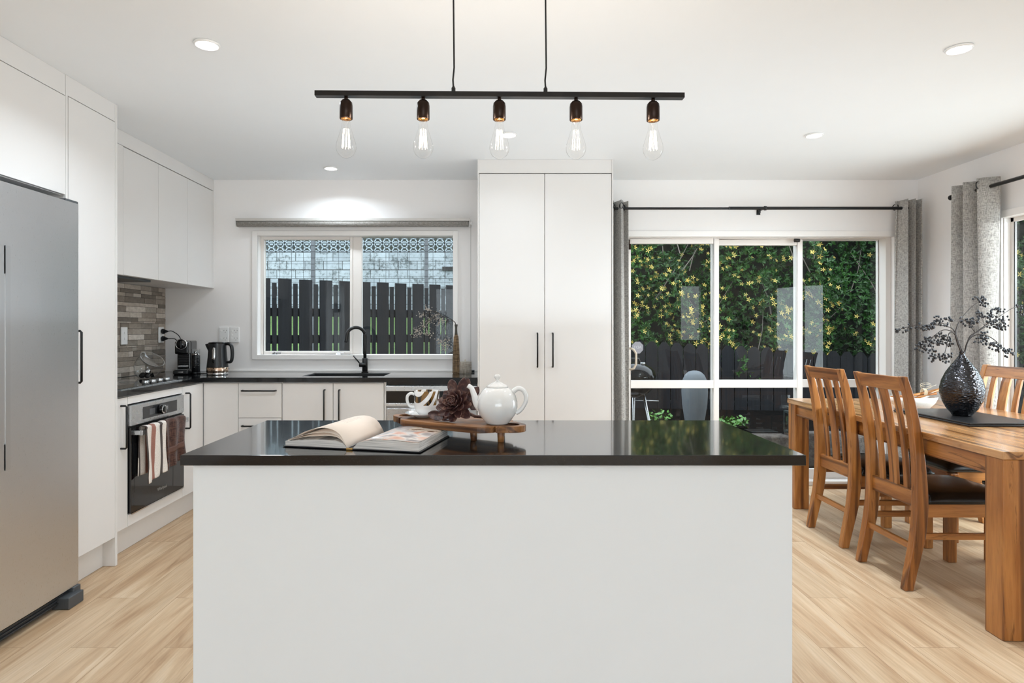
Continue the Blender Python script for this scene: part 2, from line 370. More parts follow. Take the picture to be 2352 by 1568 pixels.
# kitchen window
w = thing('window_1', (0, YB, 1.0), kind='structure')
b = MB(); t = .012
b.box(-1.874, WX0+.012, YB-t, YB-.0005, .996, 2.0).box(WX1-.012, -.276+.01, YB-t, YB-.0005, .996, 2.0).box(WX0+.012, WX1-.012, YB-t, YB-.0005, 1.963, 2.0).box(WX0+.012, WX1-.012, YB-t, YB-.0005, .996, 1.032)
b.box(WX0+.0005, WX0+.012, YB, YB+.10, WZ0, WZ1).box(WX1-.012, WX1-.0005, YB, YB+.10, WZ0, WZ1).box(WX0+.012, WX1-.012, YB, YB+.10, WZ1-.012, WZ1-.0005).box(WX0+.012, WX1-.012, YB, YB+.10, WZ0+.0005, WZ0+.012)
b.build('window_trim', M['trim'], w, bevel=.002)
YF = 5.02; s_ = F/YF
fx = lambda x, Y=YF: (x-CX)*Y/F
fz = lambda y, Y=YF: CH-(y-CY)*Y/F
b = MB(); a0, a1 = WX0+.012, WX1-.012; c0, c1 = WZ0+.012, WZ1-.012
b.box(a0, fx(600), YF, YF+.05, c0, c1).box(fx(1043), a1, YF, YF+.05, c0, c1).box(fx(811), fx(830.5), YF, YF+.05, c0, c1).box(a0, a1, YF+.001, YF+.05, fz(544), c1).box(a0, a1, YF+.001, YF+.05, c0, fz(813.5))
b.build('window_frame', M['alu'], w, bevel=.002)
sa = MB(); x0, x1, z0, z1 = fx(600.5), fx(810.5), fz(813), fz(544.5); g0, g1, h0, h1 = fx(607), fx(805), fz(806), fz(551)
sa.box(x0, g0, YF-.012, YF+.03, z0, z1).box(g1, x1, YF-.012, YF+.03, z0, z1).box(g0, g1, YF-.012, YF+.03, h1, z1).box(g0, g1, YF-.012, YF+.03, z0, h0)
sh = sa.build('sash', M['alu'], w, bevel=.003)
for cx in (632, 777):
    q = px(cx, 812, YF-.02); b = MB().box(q.x-.02, q.x+.02, q.y-.006, q.y+.006, q.z-.006, q.z+.008).box(q.x-.006, q.x+.002, q.y-.014, q.y-.006, q.z-.012, q.z+.016).box(q.x, q.x+.05, q.y-.014, q.y-.008, q.z+.002, q.z+.01)
    b.build('catch', M['chrome'], sh, bevel=.001)
MB().box(g0, g1, YF+.008, YF+.012, h0, h1).build('pane', M['glass'], w)
MB().box(fx(830.5), fx(1043), YF+.02, YF+.024, fz(812), fz(545)).build('pane', M['glass'], w)
# sliding door (back wall)
d = thing('door_1', (2.1, YB, 0), kind='structure')
b = MB(); tz = 2.0
b.box(DX0-.03, DX0+.006, YB-.014, YB-.0005, 0.001, tz).box(DX1-.006, DX1+.03, YB-.014, YB-.0005, .001, tz).box(DX0+.006, DX1-.006, YB-.014, YB-.0005, 1.955, tz)
b.box(DX0+.0005, DX0+.012, YB, YB+.04, .001, DZ1).box(DX1-.012, DX1-.0005, YB, YB+.04, .001, DZ1).box(DX0+.012, DX1-.012, YB, YB+.04, DZ1-.012, DZ1-.0005)
b.build('door_trim', M['trim'], d, bevel=.002)
YD = 5.0; gx = lambda x: (x-CX)*YD/F; gz = lambda y: CH-(y-CY)*YD/F
b = MB(); b.box(DX0+.012, gx(1439), YD-.02, YD+.09, .001, 1.955).box(gx(2031), DX1-.012, YD-.02, YD+.09, .001, 1.955).box(gx(1439), gx(2031), YD-.02, YD+.09, gz(548), 1.955).box(gx(1439), gx(2031), YD-.03, YD+.09, 0.001, .035)
b.build('door_frame', M['alu'], d, bevel=.002)
def panel(x0, x1, yy, top, st0, st1, nm='sliding_panel'):
    mb = MB(); zt = gz(548.5); a, c = gx(x0), gx(x1); e0, e1 = gx(x0+st0), gx(x1-st1)
    mb.box(a, e0, yy, yy+.035, .036, zt).box(e1, c, yy, yy+.035, .036, zt)
    mb.box(e0, e1, yy, yy+.035, gz(top), zt).box(e0, e1, yy, yy+.035, .036, .11).box(e0, e1, yy-.002, yy+.037, .766, .828)
    p = mb.build(nm, M['alu'], d, bevel=.002)
    MB().box(e0, e1, yy+.014, yy+.018, .11, gz(top)).build('pane', M['glass'], p)
    return p
P1 = panel(1439.5, 1650, YD-.015, 560, 8, 12)
panel(1638, 1848, YD+.03, 562, 12, 13)
panel(1836, 2030.5, YD+.068, 549.5, 12, 1)
q = px(1444, 560, YD-.03); MB().box(q.x-.013, q.x+.009, q.y-.004, q.y+.012, q.z-.04, q.z+.035).box(q.x-.004, q.x+.016, q.y-.012, q.y-.004, q.z-.045, q.z).build('latch', M['bronze'], P1, bevel=.002)
q = px(1832, 552, YD-.02); MB().cyl((q.x-.025, q.y+.001, q.z), .014, .04, axis='X').build('stop', M['black'], d)
hd = [px(1449, 848, YD-.06), px(1456, 846, YD-.06), px(1461, 836, YD-.06), px(1461, 812, YD-.06), px(1456, 803, YD-.06), px(1449, 800, YD-.06)]
b = MB().tube([hd[0]+Vector((-.003, .05, 0))]+hd+[hd[-1]+Vector((-.003, .05, 0))], .009, 8)
b.build('door_handle', plain('beige_handle', 'bfb2a0', .4), P1)
# right-wall glazed door
d2 = thing('door_2', (XR, 3.3, 0), kind='structure'); b = MB()
b.box(XR-.014, XR-.0005, RY1-.004, RY1+.045, .001, 2.0).box(XR-.014, XR-.0005, RY0-.045, RY0+.004, .001, 2.0).box(XR-.014, XR-.0005, RY0+.004, RY1-.004, 1.955, 2.0)
b.box(XR, XR+.06, RY1-.012, RY1-.0005, .001, 1.965).box(XR, XR+.06, RY0+.0005, RY0+.012, .001, 1.965).box(XR, XR+.06, RY0+.012, RY1-.012, 1.953, 1.9645)
b.build('door_trim', M['trim'], d2, bevel=.002)
b = MB()
for y in (RY0+.012, 3.31, RY1-.038): b.box(XR+.04, XR+.055, y, y+.026, .001, 1.953)
b.box(XR+.04, XR+.055, RY0+.012, RY1-.012, 1.925, 1.953).box(XR+.04, XR+.055, RY0+.012, RY1-.012, .001, .07)
b.build('door_frame', M['alu'], d2, bevel=.002)
b = MB(); b.box(XR+.041, XR+.054, RY1-.046, RY1-.0385, .07, 1.925); b.build('seal', M['blackp'], d2)
MB().box(XR+.046, XR+.050, RY0+.04, RY1-.047, .07, 1.925).build('pane', M['glass'], d2)

# ------------------------------------------------------------------ cabinets
def bar_handle(parent, p0, p1, out, r=.0055, d=.032, name='handle'):
    "flat-square black bar between p0 and p1 standing off along out"
    p0, p1, out = Vector(p0), Vector(p1), Vector(out)
    return MB().tube([p0-out*.001, p0+out*(d-.006), p0+out*d+(p1-p0).normalized()*.006, p1+out*d-(p1-p0).normalized()*.006, p1+out*(d-.006), p1-out*.001], r, 8, sq=False).build(name, M['black'], parent)
FX = -1.990                     # face of left base doors
def doorX(parent, x, y0, y1, z0, z1, g=.0018, th=.018, name='door', mat=None):
    return MB().box(x-th, x, y0+g, y1-g, z0+g, z1-g).build(name, mat or M['cab'], parent, bevel=.0012)
def doorY(parent, y, x0, x1, z0, z1, g=.0018, th=.018, name='door', mat=None):
    return MB().box(x0+g, x1-g, y, y+th, z0+g, z1-g).build(name, mat or M['cab'], parent, bevel=.0012)
XLc = XL+.002
# over-fridge cabinet
t = thing('overfridge_cabinet', (-2.2, 2.4, 1.845), 'white cabinet mounted above the stainless fridge', 'cabinet')
MB().box(XLc, -1.975, 1.95, 2.896, 1.845, HC-.001).build('body', M['cab'], t)
doorX(t, -1.955, 1.95, 2.896, 1.845, 2.30); MB().box(-1.974, -1.958, 1.95, 2.896, 2.303, HC-.001).build('top_filler', M['cab'], t)
# tall cabinet
t = thing('tall_cabinet', (-2.2, 3.1, 0), 'tall white larder cabinet right beside the stainless fridge', 'cabinet')
MB().box(XLc, -1.975, 2.898, 3.276, .15, HC-.001).box(XLc, -2.02, 2.92, 3.276, .001, .15).build('body', M['cab'], t)
MB().box(XLc, -1.955, 3.2765, 3.295, .001, HC-.001).build('end_panel', M['cab'], t, bevel=.001)
MB().box(XLc, -1.9, 2.8985, 2.915, .001, 1.80).build('side_panel', M['cab'], t) if False else None
dd = doorX(t, -1.955, 2.914, 3.276, .15, 2.305); MB().box(-1.974, -1.957, 2.898, 3.276, 2.308, HC-.001).box(-1.974, -1.957, 2.898, 2.912, .15, 2.308).build('filler', M['cab'], t)
bar_handle(dd, (-1.955, 2.958, .98), (-1.955, 2.958, 1.222), (1, 0, 0))
# wall cabinets left
UX = -2.174
t0 = None
labs = ['white wall cabinet next to the tall larder, over the hob', 'middle of the three white wall cabinets above the tiled splashback', 'white wall cabinet in the corner against the back wall, over the coffee machine']
for i in range(3):
    ya = [3.72, 4.115, 4.51][i]; yb = [4.115, 4.51, 4.905][i]
    y0 = 3.297 if i == 0 else ya+.0005; y1 = YB-.001 if i == 2 else yb-.0005
    t = thing('wall_cabinet', (-2.37, (ya+yb)/2, 1.55), labs[i], 'cabinet', 'white wall cabinets over the left bench')
    bb = MB().box(XLc, UX-.020, y0, y1, 1.57, 2.31)
    bb.box(XLc, UX-.020, y0, y1, 1.551, 1.5695).box(UX-.0195, UX, y0, ya-.001, 1.551, 2.31) if i == 0 else bb.box(XLc, UX-.020, y0, y1, 1.551, 1.5695)
    if i == 2: bb.box(UX-.0195, UX, yb+.001, y1, 1.551, 2.31)
    bb.build('body', M['cab'], t)
    doorX(t, UX, ya, yb, 1.55, 2.308)
    if i == 0: MB().box(-2.50, -2.21, 3.45, 4.09, 1.535, 1.5505).build('hood_grille', M['grey'], t, bevel=.003)
S('trim_1', MB().box(XLc, UX-.003, 3.297, YB-.001, 2.314, HC-.001), M['cab'])
# base run, left
def plinthX(y0, y1): return MB().box(XLc, -2.05, y0, y1, .001, .149)
BYf = 4.352                     # face of the back base doors
t = thing('pullout_cabinet', (-2.25, 3.37, 0), 'narrow white base cabinet left of the oven, beside the larder', 'cabinet')
MB().box(XLc, FX-.019, 3.2965, 3.449, .15, .868).box(XLc, -2.05, 3.2965, 3.449, .001, .15).build('body', M['cab'], t)
dd = doorX(t, FX, 3.2965, 3.449, .15, .862); bar_handle(dd, (FX, 3.384, .591), (FX, 3.384, .819), (1, 0, 0))
t = thing('oven_cabinet', (-2.25, 3.75, 0), 'white oven housing cabinet below the hob', 'cabinet')
MB().box(XLc, -2.53, 3.4495, 4.055, .15, .868).box(-2.53, FX-.019, 3.4495, 3.4545, .15, .868).box(-2.53, FX-.019, 4.0505, 4.0555, .15, .868).box(-2.53, FX-.019, 3.4545, 4.0505, .15, .214).box(-2.53, FX-.019, 3.4545, 4.0505, .823, .868).box(XLc, -2.05, 3.4495, 4.0555, .001, .15).build('body', M['cab'], t)
MB().box(FX-.018, FX, 3.4515, 4.0535, .152, .2155).build('lower_panel', M['cab'], t, bevel=.001)
MB().box(FX-.018, FX, 3.4515, 4.0535, .8205, .862).build('upper_panel', M['cab'], t, bevel=.001)
t = thing('pullout_cabinet', (-2.25, 4.2, 0), 'narrow white base cabinet between the oven and the corner', 'cabinet')
MB().box(XLc, FX-.019, 4.056, BYf+.0005, .15, .868).box(XLc, -2.05, 4.056, BYf, .001, .15).build('body', M['cab'], t)
dd = doorX(t, FX, 4.056, BYf-.003, .15, .862); bar_handle(dd, (FX, 4.10, .588), (FX, 4.10, .816), (1, 0, 0))
# base run, back
def bx(x, Y=BYf): return (x-CX)*Y/F
t = thing('corner_cabinet', (-1.9, 4.6, 0), 'plain white corner base cabinet without a handle below the kettle', 'cabinet')
MB().box(XLc, bx(547)-.0005, BYf+.019, YB-.002, .15, .868).box(-2.04, bx(547)-.0005, 4.41, YB-.002, .001, .15).build('body', M['cab'], t)
doorY(t, BYf, FX+.002, bx(547), .15, .862)
t = thing('drawer_cabinet', (-1.6, 4.6, 0), 'white drawer cabinet with a horizontal black handle', 'cabinet')
MB().box(bx(547), bx(648)-.001, BYf+.019, YB-.002, .15, .868).box(bx(547), bx(648)-.001, 4.41, YB-.002, .001, .15).build('body', M['cab'], t)
for za, zb in ((.62, .862), (.39, .62), (.15, .39)):
    dd = doorY(t, BYf, bx(547), bx(648)-.003, za, zb, name='drawer'); bar_handle(dd, (bx(558), BYf, zb-.053), (bx(634), BYf, zb-.053), (0, -1, 0))
t = thing('sink_cabinet', (-1.1, 4.6, 0), 'white two-door base cabinet under the black sink', 'cabinet')
MB().box(bx(648)+.002, bx(882)-.0005, BYf+.019, BYf+.03, .15, .868).box(bx(648)+.002, bx(882)-.0005, BYf+.03, YB-.002, .15, .60).box(bx(648)+.002, bx(882)-.0005, 4.41, YB-.002, .001, .15).build('body', M['cab'], t)
dd = doorY(t, BYf, bx(648)+.002, bx(765), .15, .862); bar_handle(dd, (bx(746.5), BYf, .586), (bx(746.5), BYf, .814), (0, -1, 0))
dd = doorY(t, BYf, bx(765), bx(882), .15, .862); bar_handle(dd, (bx(780.5), BYf, .586), (bx(780.5), BYf, .814), (0, -1, 0))
# dishwasher
t = thing('dishwasher', (-.42, 4.6, 0), 'stainless steel two-drawer dishwasher under the worktop beside the pantry', 'dishwasher')
x0, x1 = bx(887), -.104
MB().box(x0-.012, x0-.001, BYf, YB-.002, .001, .868).box(x0, x1, BYf+.03, YB-.002, .001, .83).build('housing', [M['cab']], t)
MB().box(x0, x1, BYf+.04, BYf+.06, .832, .866).build('top_recess', M['blackg'], t)
for za, zb in ((.50, .842), (.14, .482)):
    f = MB().box(x0, x1, BYf-.004, BYf+.028, za, zb-.155).build('drawer_front', M['steel'], t, bevel=.004)
    MB().box(x0, x1, BYf-.012, BYf+.028, zb-.036, zb).build('top_strip', M['steel2'], f, bevel=.002)
    MB().box(x0, x1, BYf-.002, BYf+.028, zb-.118, zb-.037).build('control_panel', M['blackg'], f, bevel=.001)
    MB().box(x0, x1, BYf-.012, BYf+.028, zb-.138, zb-.119).build('lower_strip', M['steel2'], f, bevel=.002)
    c = (x0+x1)/2
    MB().box(c-.16, c+.16, BYf-.018, BYf-.0045, zb-.19, zb-.16).build('handle', M['steel2'], f, bevel=.004)
# pantry
t = thing('pantry_cabinet', (.37, 4.6, 0), 'tall white two-door pantry between kitchen window and sliding door', 'cabinet')
PY = 4.347
MB().box(-.099, -.090, PY-.004, YB-.002, .001, HC-.001).box(.8255, .8335, PY-.004, YB-.002, .001, HC-.001).build('side_panels', M['cab'], t, bevel=.001)
MB().box(-.0895, .825, PY+.02, YB-.002, .10, 2.30).box(-.0895, .825, PY+.06, YB-.002, .001, .1).box(-.0895, .825, PY, YB-.002, 2.306, HC-.001).build('body', M['cab'], t)
xm = (1251-CX)*PY/F
for a, c, hx in ((-.0895, xm, 1234), (xm, .825, 1269)):
    dd = doorY(t, PY, a, c, .10, 2.303, g=.0022); hxx = (hx-CX)*PY/F; bar_handle(dd, (hxx, PY, .973), (hxx, PY, 1.204), (0, -1, 0))
# worktop with sink cut-out
SX0, SX1, SY0, SY1 = -1.345, -.765, 4.46, 4.79
b = MB(); z0, z1 = .869, .900; WF = 4.33
b.box(XLc, -1.98, 3.2965, WF, z0, z1)
b.box(XLc, SX0, WF, YB-.002, z0, z1).box(SX1, -.101, WF, YB-.002, z0, z1).box(SX0, SX1, WF, SY0, z0, z1).box(SX0, SX1, SY1, YB-.002, z0, z1)
b.build('kitchen_worktop', M['stone'], label='black stone L-shaped worktop along left and back walls', cat='worktop')
S('trim_2', MB().box(XL+.001, -.101, YB-.010, YB-.0005, .901, .913), M['trim'])
t = thing('sink', (-1.05, 4.62, .68), 'black rectangular sink set in the worktop under the kitchen window', 'sink')
b = MB(); w_ = .008; zb = .70; e = .0008
a0, a1, c0, c1 = SX0+e, SX1-e, SY0+e, SY1-e
b.box(a0, a0+w_, c0, c1, zb, .897).box(a1-w_, a1, c0, c1, zb, .897).box(a0+w_, a1-w_, c0, c0+w_, zb, .897).box(a0+w_, a1-w_, c1-w_, c1, zb, .897).box(a0, a1, c0, c1, zb-.008, zb)
b.build('basin', M['blackp'], t, bevel=.002)
MB().cyl((-1.05, 4.62, zb), .045, .004).build('drain', M['black'], t)
t = thing('kitchen_tap', (-.98, 4.84, .9), 'matt black gooseneck mixer tap behind the sink', 'tap')
tx, ty = -.975, 4.845; k = ty/F
MB().cyl((tx, ty, .9005), .027, .006).cyl((tx, ty, .905), .021, .105).build('base', M['black'], t)
zt = 1.245; rr = .062; pts = [(tx, ty, 1.0), (tx, ty, zt-rr)]+[(tx-rr+rr*math.cos(R(a)), ty-.06*(1-math.cos(R(a)))/2, zt-rr+rr*math.sin(R(a))) for a in range(15, 181, 15)]+[(tx-2*rr-.004, ty-.062, zt-rr-.03), (tx-2*rr-.008, ty-.063, zt-rr-.05)]
MB().tube(pts, .0125, 16, cm=3).build('spout', M['black'], t)
MB().cyl((tx-.04, ty-.012, .96), .017, .05, axis='X').build('valve', M['black'], t)
MB().cyl((tx-.006, ty-.030, .96), .0182, .006, axis='X').build('chrome_ring', M['chrome'], t) if False else None
MB().tube([(tx-.035, ty-.012, .968), (tx-.085, ty-.02, 1.03)], .005, 8).build('lever', M['black'], t)
# island
t = thing('island_cabinet', (0, 1.97, 0), 'long white kitchen island base standing on the oak floor', 'kitchen island')
MB().box(-.790, .794, 1.668, 2.27, .001, .871).build('body', M['island'], t, bevel=.0015)
MB().box(-.816, .822, 1.651, 2.287, .8725, .900).build('island_worktop', M['stone'], bevel=.0015, label='black stone slab worktop on the white kitchen island', cat='worktop')

# ------------------------------------------------------------------ tiled splashback
def tiles():
    rr = random.Random(3); b = MB(); cols = []
    z = .902
    while z < 1.548:
        h = rr.choice([.012, .027, .027, .040, .040]); h = min(h, 1.549-z)
        if h < .008: break
        y = 3.30+rr.uniform(-.15, 0)
        while y < YB-.003:
            w = rr.choice([.10, .15, .2, .25, .06]) if h > .015 else rr.choice([.06, .1, .16])
            a, c = max(y+.0012, 3.298), min(y+w-.0012, YB-.002)
            if c-a > .006:
                dx = rr.uniform(0, .002); b.box(XL+.0075, XL+.011+dx, a, c, z+.0012, z+h-.0012); cols += [rr.random()]*6
            y += w
        z += h
    g = len(b.f); b.box(XL+.0005, XL+.008, 3.2975, YB-.0015, .9015, 1.5495); cols += [-1]*6
    x = N('stone_mosaic'); at = x.n('ShaderNodeAttribute', attribute_name='tone')
    base = x.ramp(at.outputs['Fac'], [(0, '7d756d'), (.3, 'a1978c'), (.6, 'bdb3a8'), (.85, 'd8d1c9'), (1, '8e867c')])
    nz = x.noise(x.obj((1, 1, 2)), 22, 6, .65, .6); v = x.ramp(nz, [(.3, (.68, .64, .60)), (.7, (1.08, 1.06, 1.03))]); x.bump(nz, .3, .003)
    tm = x.set(x.mix(.85, base, v, 'MULTIPLY'), .45, 0, .4)
    gm = plain('dark_grout', '4b4642', .9)
    b.m[g:] = [1]*6
    o = b.build('tile_splashback', [tm, gm], kind='structure')
    me = o.data
    at = me.attributes.new('tone', 'FLOAT', 'FACE')
    return o, cols
# faces keep their order only without welding, so the tone is keyed by face centre
def tone_attr(o):
    me = o.data; at = me.attributes['tone']
    for p in me.polygons:
        c = p.center; 
        k = (round(c.y*2)*.37, 0)
    vals = []
    import bmesh
    bm = bmesh.new(); bm.from_mesh(me); seen = {}; island = [0]*len(bm.faces); bm.faces.ensure_lookup_table(); rr = random.Random(5)
    for f in bm.faces:
        if f.index in seen: continue
        st = [f]; tn = rr.random(); seen[f.index] = tn
        while st:
            q = st.pop()
            for e in q.edges:
                for g in e.link_faces:
                    if g.index not in seen: seen[g.index] = tn; st.append(g)
    bm.free()
    at.data.foreach_set('value', [seen[i] for i in range(len(me.polygons))])
ts, _ = tiles(); tone_attr(ts); ts.name = 'trim_3'

# ------------------------------------------------------------------ fridge
t = thing('fridge', (-2.2, 2.4, 0), 'large stainless steel fridge with a flat bar handle at the left edge', 'fridge')
FXX = -1.884
MB().box(-2.54, -1.955, 1.985, 2.885, .05, 1.79).build('body', M['grey'], t, bevel=.004)
for ya, yb, hy in ((2.373, 2.888, 2.388), (1.982, 2.367, 2.355)):
    def fd(u, v, ya=ya, yb=yb):
        return None
    prof = [( -1.95, ya), (FXX-.006, ya), (FXX, ya+.008), (FXX+.002, (ya+yb)/2), (FXX, yb-.012), (FXX-.008, yb), (-1.95, yb)]
    dr = MB().prism([(p[0], p[1]) for p in prof], .072, 1.80, 'XY').build('door', M['fridge'], t, bevel=.002)
    h = MB().box(-1.834, -1.830, hy-.012, hy+.012, .697, 1.546)
    h.box(FXX-.001, -1.8355, hy-.014, hy+.014, .697, .795).box(FXX-.001, -1.8355, hy-.014, hy+.014, 1.44, 1.546)
    h.build('handle', plain('satin_steel', 'c9cacc', .32, metal=1), dr)
b = MB(); b.box(-1.965, -1.905, 1.99, 2.88, .018, .068)
for z in (.026, .040, .054): b.box(-1.905, -1.899, 1.99, 2.80, z, z+.006)
b.build('kick_grille', M['rubber'], t, bevel=.002)
MB().box(-1.93, -1.852, 2.765, 2.865, .001, .052).box(-1.93, -1.875, 2.83, 2.88, .04, .072).build('foot', M['grey'], t, bevel=.004)
MB().box(-1.97, -1.89, 2.80, 2.885, 1.791, 1.812).build('hinge_cover', M['grey'], t, bevel=.003)

# ------------------------------------------------------------------ oven, hob, towels
OY0, OY1, OX = 3.4565, 4.0485, -1.975
t = thing('oven', (-2.2, 3.75, .218), 'built-in black glass oven with stainless control panel below the hob', 'oven')
MB().box(-2.5, OX-.02, OY0+.002, OY1-.002, .218, .815).build('body', M['blackp'], t)
cp = MB().box(OX-.02, OX, OY0, OY1, .700, .812).build('control_panel', M['steel2'], t, bevel=.002)
MB().box(OX+.0001, OX+.0012, OY0+.115, OY0+.50, .722, .790).build('display', plain('dark_display', '2d2e30', .2), cp)
for ya, yb in ((3.64, 3.70), (3.80, 3.85)): MB().box(OX+.0012, OX+.0016, ya, yb, .738, .772).build('screen', plain('dim_screen', '55575a', .3), cp)
text_mesh('680', .024, M['steel2'], 'digits', cp, Matrix.Translation(Vector((OX+.0018, 3.826, .755))-t.location) @ Matrix.Rotation(R(90), 4, 'Z') @ Matrix.Rotation(R(90), 4, 'X'))
kb = MB().cyl((OX+.0005, 3.745, .757), .027, .030, 32, axis='X').build('knob', M['blackg'], cp)
MB().cyl((OX+.0300, 3.745, .757), .026, .003, 32, axis='X').build('knob_ring', M['chrome'], kb)
MB().cyl((OX+.0325, 3.745, .757), .018, .003, 32, axis='X').build('knob_face', M['blackg'], kb)
x = N('oven_glass'); nz = x.noise(x.obj(), 3, 1); M['ovenglass'] = x.set(x.ramp(nz, [(0, '0c0c0e'), (1, '111114')]), .05, 0, .8)
dr = MB().box(OX-.02, OX, OY0, OY1, .222, .690).build('door', M['ovenglass'], t, bevel=.002)
MB().box(OX+.0002, OX+.0008, OY0+.03, OY1-.03, .33, .60).build('window', plain('tinted_oven_window', '1d1e21', .06, spec=.8), dr)
h = MB().box(OX+.035, OX+.052, 3.475, 4.005, .646, .674); h.box(OX, OX+.036, 3.475, 3.492, .648, .672).box(OX, OX+.036, 3.988, 4.005, .648, .672)
h.build('handle', M['steel2'], dr, bevel=.002)
MB().box(-1.994, OX+.001, OY0, OY1, .2145, .2205).build('trim_strip', M['chrome'], t)
text_mesh('Whirlpool', .026, M['steel2'], 'logo', dr, Matrix.Translation(Vector((OX+.0009, 3.78, .283))-t.location) @ Matrix.Rotation(R(90), 4, 'Z') @ Matrix.Rotation(R(90), 4, 'X') @ Matrix.Shear('XZ', 4, (0, 0)))
def towel_mesh(y0, y1, zf, zb, phase, skew, amp=.007):
    hx = OX+.0435; zt = .684
    def fn(u, v):
        # v 0..1 : front hem -> over bar -> back hem
        y = y0+(y1-y0)*u; fold = math.sin(u*math.pi*4.4+phase)
        if v < .55:
            k = v/.55; z = (zf+skew*u)+(zt-zf-skew*u)*k; return (hx+.016+.004+amp*fold*(1-k*.75)+.004*math.sin(9*u+4*k), y+.008*math.sin(5*k+phase)*(1-k), z)
        if v < .65:
            a = (v-.55)/.1*math.pi; return (hx+.020*math.cos(a)+amp*fold*.25*math.cos(a), y, zt+.010*math.sin(a)+.002*fold)
        k = (v-.65)/.35; return (hx-.020-.25*amp*fold, y-.012*k, zt-(zt-zb)*k)
    return MB().grid(fn, 40, 60)
tw = thing('tea_towel', (0, 3.462, .66), 'striped cream, pink and grey towel hanging on the oven handle', 'towel')
towel_mesh(3.494, 3.70, .372, .42, .4, .03).build('cloth', M['tstripe'], tw, world=False, solid=.004)
for c in tw.children: c.data.transform(Matrix.Translation(-tw.location))
tw = thing('hand_towel', (0, 3.7, .66), 'dark brown towel hanging on the oven handle right of the striped one', 'towel')
towel_mesh(3.703, 3.935, .405, .46, 2.2, .03, .011).build('cloth', M['tbrown'], tw, solid=.007)
def bandfn(u, v):
    y = 3.705+.228*u; z = .49+.035*v+.02*u; k = (z-.405)/.28; fold = math.sin(u*math.pi*4.4+2.2)
    return (OX+.0435+.0205+.004+.011*fold*(1-k*.75)+.004*math.sin(9*u+4*k), y+.008*math.sin(5*k+2.2)*(1-k), z)
MB().grid(bandfn, 40, 4).build('woven_band', M['tband'], tw, solid=.001)
# hob
t = thing('cooktop', (-2.3, 3.8, .9), 'black glass cooktop with four control knobs on the left worktop', 'cooktop')
MB().box(-2.53, -2.012, 3.42, 4.09, .9005, .9065).build('glass_top', M['ovenglass'], t, bevel=.002)
MB().box(-2.535, -2.008, 3.415, 4.095, .9002, .9042).build('steel_rim', M['steel2'], t)
for y in (3.745, 3.825, 3.905, 3.985):
    k_ = MB().cyl((-2.055, y, .9065), .020, .020, 24, r2=.018).build('knob', M['steel2'], t); MB().box(-2.074, -2.036, y-.003, y+.003, .9265, .9285).build('grip', M['chrome'], k_)
for (x, y, r) in ((-2.39, 3.58, .09), (-2.20, 3.58, .07), (-2.39, 3.90, .07), (-2.22, 3.86, .05)):
    b = MB().tube([(x+r*math.cos(a), y+r*math.sin(a), .9068) for a in np.linspace(0, 2*math.pi, 40, endpoint=False)], .0007, 4, close=True).build('burner_ring', M['grey'], t)

# ------------------------------------------------------------------ small appliances
# glass jar lying tilted
J = Vector((-2.29, 4.20, .9)); t = thing('glass_jar', J, 'tilted clear glass jar holding black coffee capsules beside the hob', 'jar')
A = Matrix.Translation((0, 0, .0825)) @ Matrix.Rotation(R(-22), 4, 'Z') @ Matrix.Rotation(R(38), 4, 'Y')
pr = [(.0, -.082), (.045, -.080), (.060, -.068), (.078, -.03), (.085, 0), (.084, .03), (.078, .062), (.079, .066), (.074, .066), (.075, .058), (.080, .028), (.081, 0), (.074, -.03), (.056, -.064), (.04, -.075), (0, -.077)]
MB().lathe(pr, n=40, M=A).build('vessel', M['jar'], t, world=False)
MB().lathe([(.0785, .058), (.0805, .0655), (.073, .0655), (.0715, .058)], n=40, M=A).build('rim', M['jar'], t, world=False)
caps = [(-.015, -.02, 0), (.02, -.028, .6), (.0, .012, 1.4), (.035, .01, 2.2), (-.03, .018, .3), (.012, -.005, 1)]
for i, (x, y, a) in enumerate(caps):
    c = thing('coffee_capsule', J+Vector((x-.01, y, .024+.026*(i == 5))), ['small black coffee capsule inside the tilted glass jar', 'silver-faced coffee capsule among the black ones in the glass jar'][i % 3 == 2] if i != 5 else 'silver-faced coffee capsule lying on top in the glass jar', 'capsule', 'coffee capsules in the glass jar')
    Q = Matrix.Rotation(a, 4, 'Z') @ Matrix.Rotation(R(70), 4, 'X') @ Matrix.Translation((0, 0, -.012))
    MB().lathe([(0, 0), (.011, 0), (.0135, .017), (.0175, .018), (.0175, .0195), (0, .0195)], n=18, M=Q).build('shell', [M['blackg'], M['chrome']][i % 3 == 2], c, world=False)
# coffee machine
t = thing('coffee_machine', (-2.30, 4.74, .9), 'black capsule coffee machine with a chrome ring on its head', 'coffee machine', rz=R(14))
B = lambda mb, n, m, p=t, **k: mb.build(n, M[m] if isinstance(m, str) else m, p, world=False, **k)
bd = B(MB().box(-.048, .048, -.05, .16, .002, .245), 'body', 'blackg', bevel=.012, seg=4)
B(MB().box(-.046, .046, -.135, -.045, .15, .243), 'head', 'blackg', bevel=.010, seg=4)
B(MB().tube([(.0+.036*math.cos(a), -.138, .222+.036*math.sin(a)) for a in np.linspace(0, 2*math.pi, 40, endpoint=False)], .0045, 8, close=True), 'chrome_ring', 'chrome')
B(MB().cyl((0, -.150, .222), .0315, .02, 32, axis='Y'), 'dial', 'blackg')
B(MB().box(-.006, .006, -.156, -.149, .196, .246), 'lever', 'blackp', bevel=.002)
b = MB()
for k in range(6): b.box(-.036, .036, -.062, -.051, .075+k*.012, .081+k*.012)
B(b, 'ribbed_panel', 'blackp', bevel=.001)
B(MB().box(-.034, .034, -.095, -.048, .052, .068), 'spout', 'steel', bevel=.003)
dt = B(MB().box(-.052, .052, -.165, -.051, .0, .036), 'drip_tray', 'blackp', bevel=.012, seg=4)
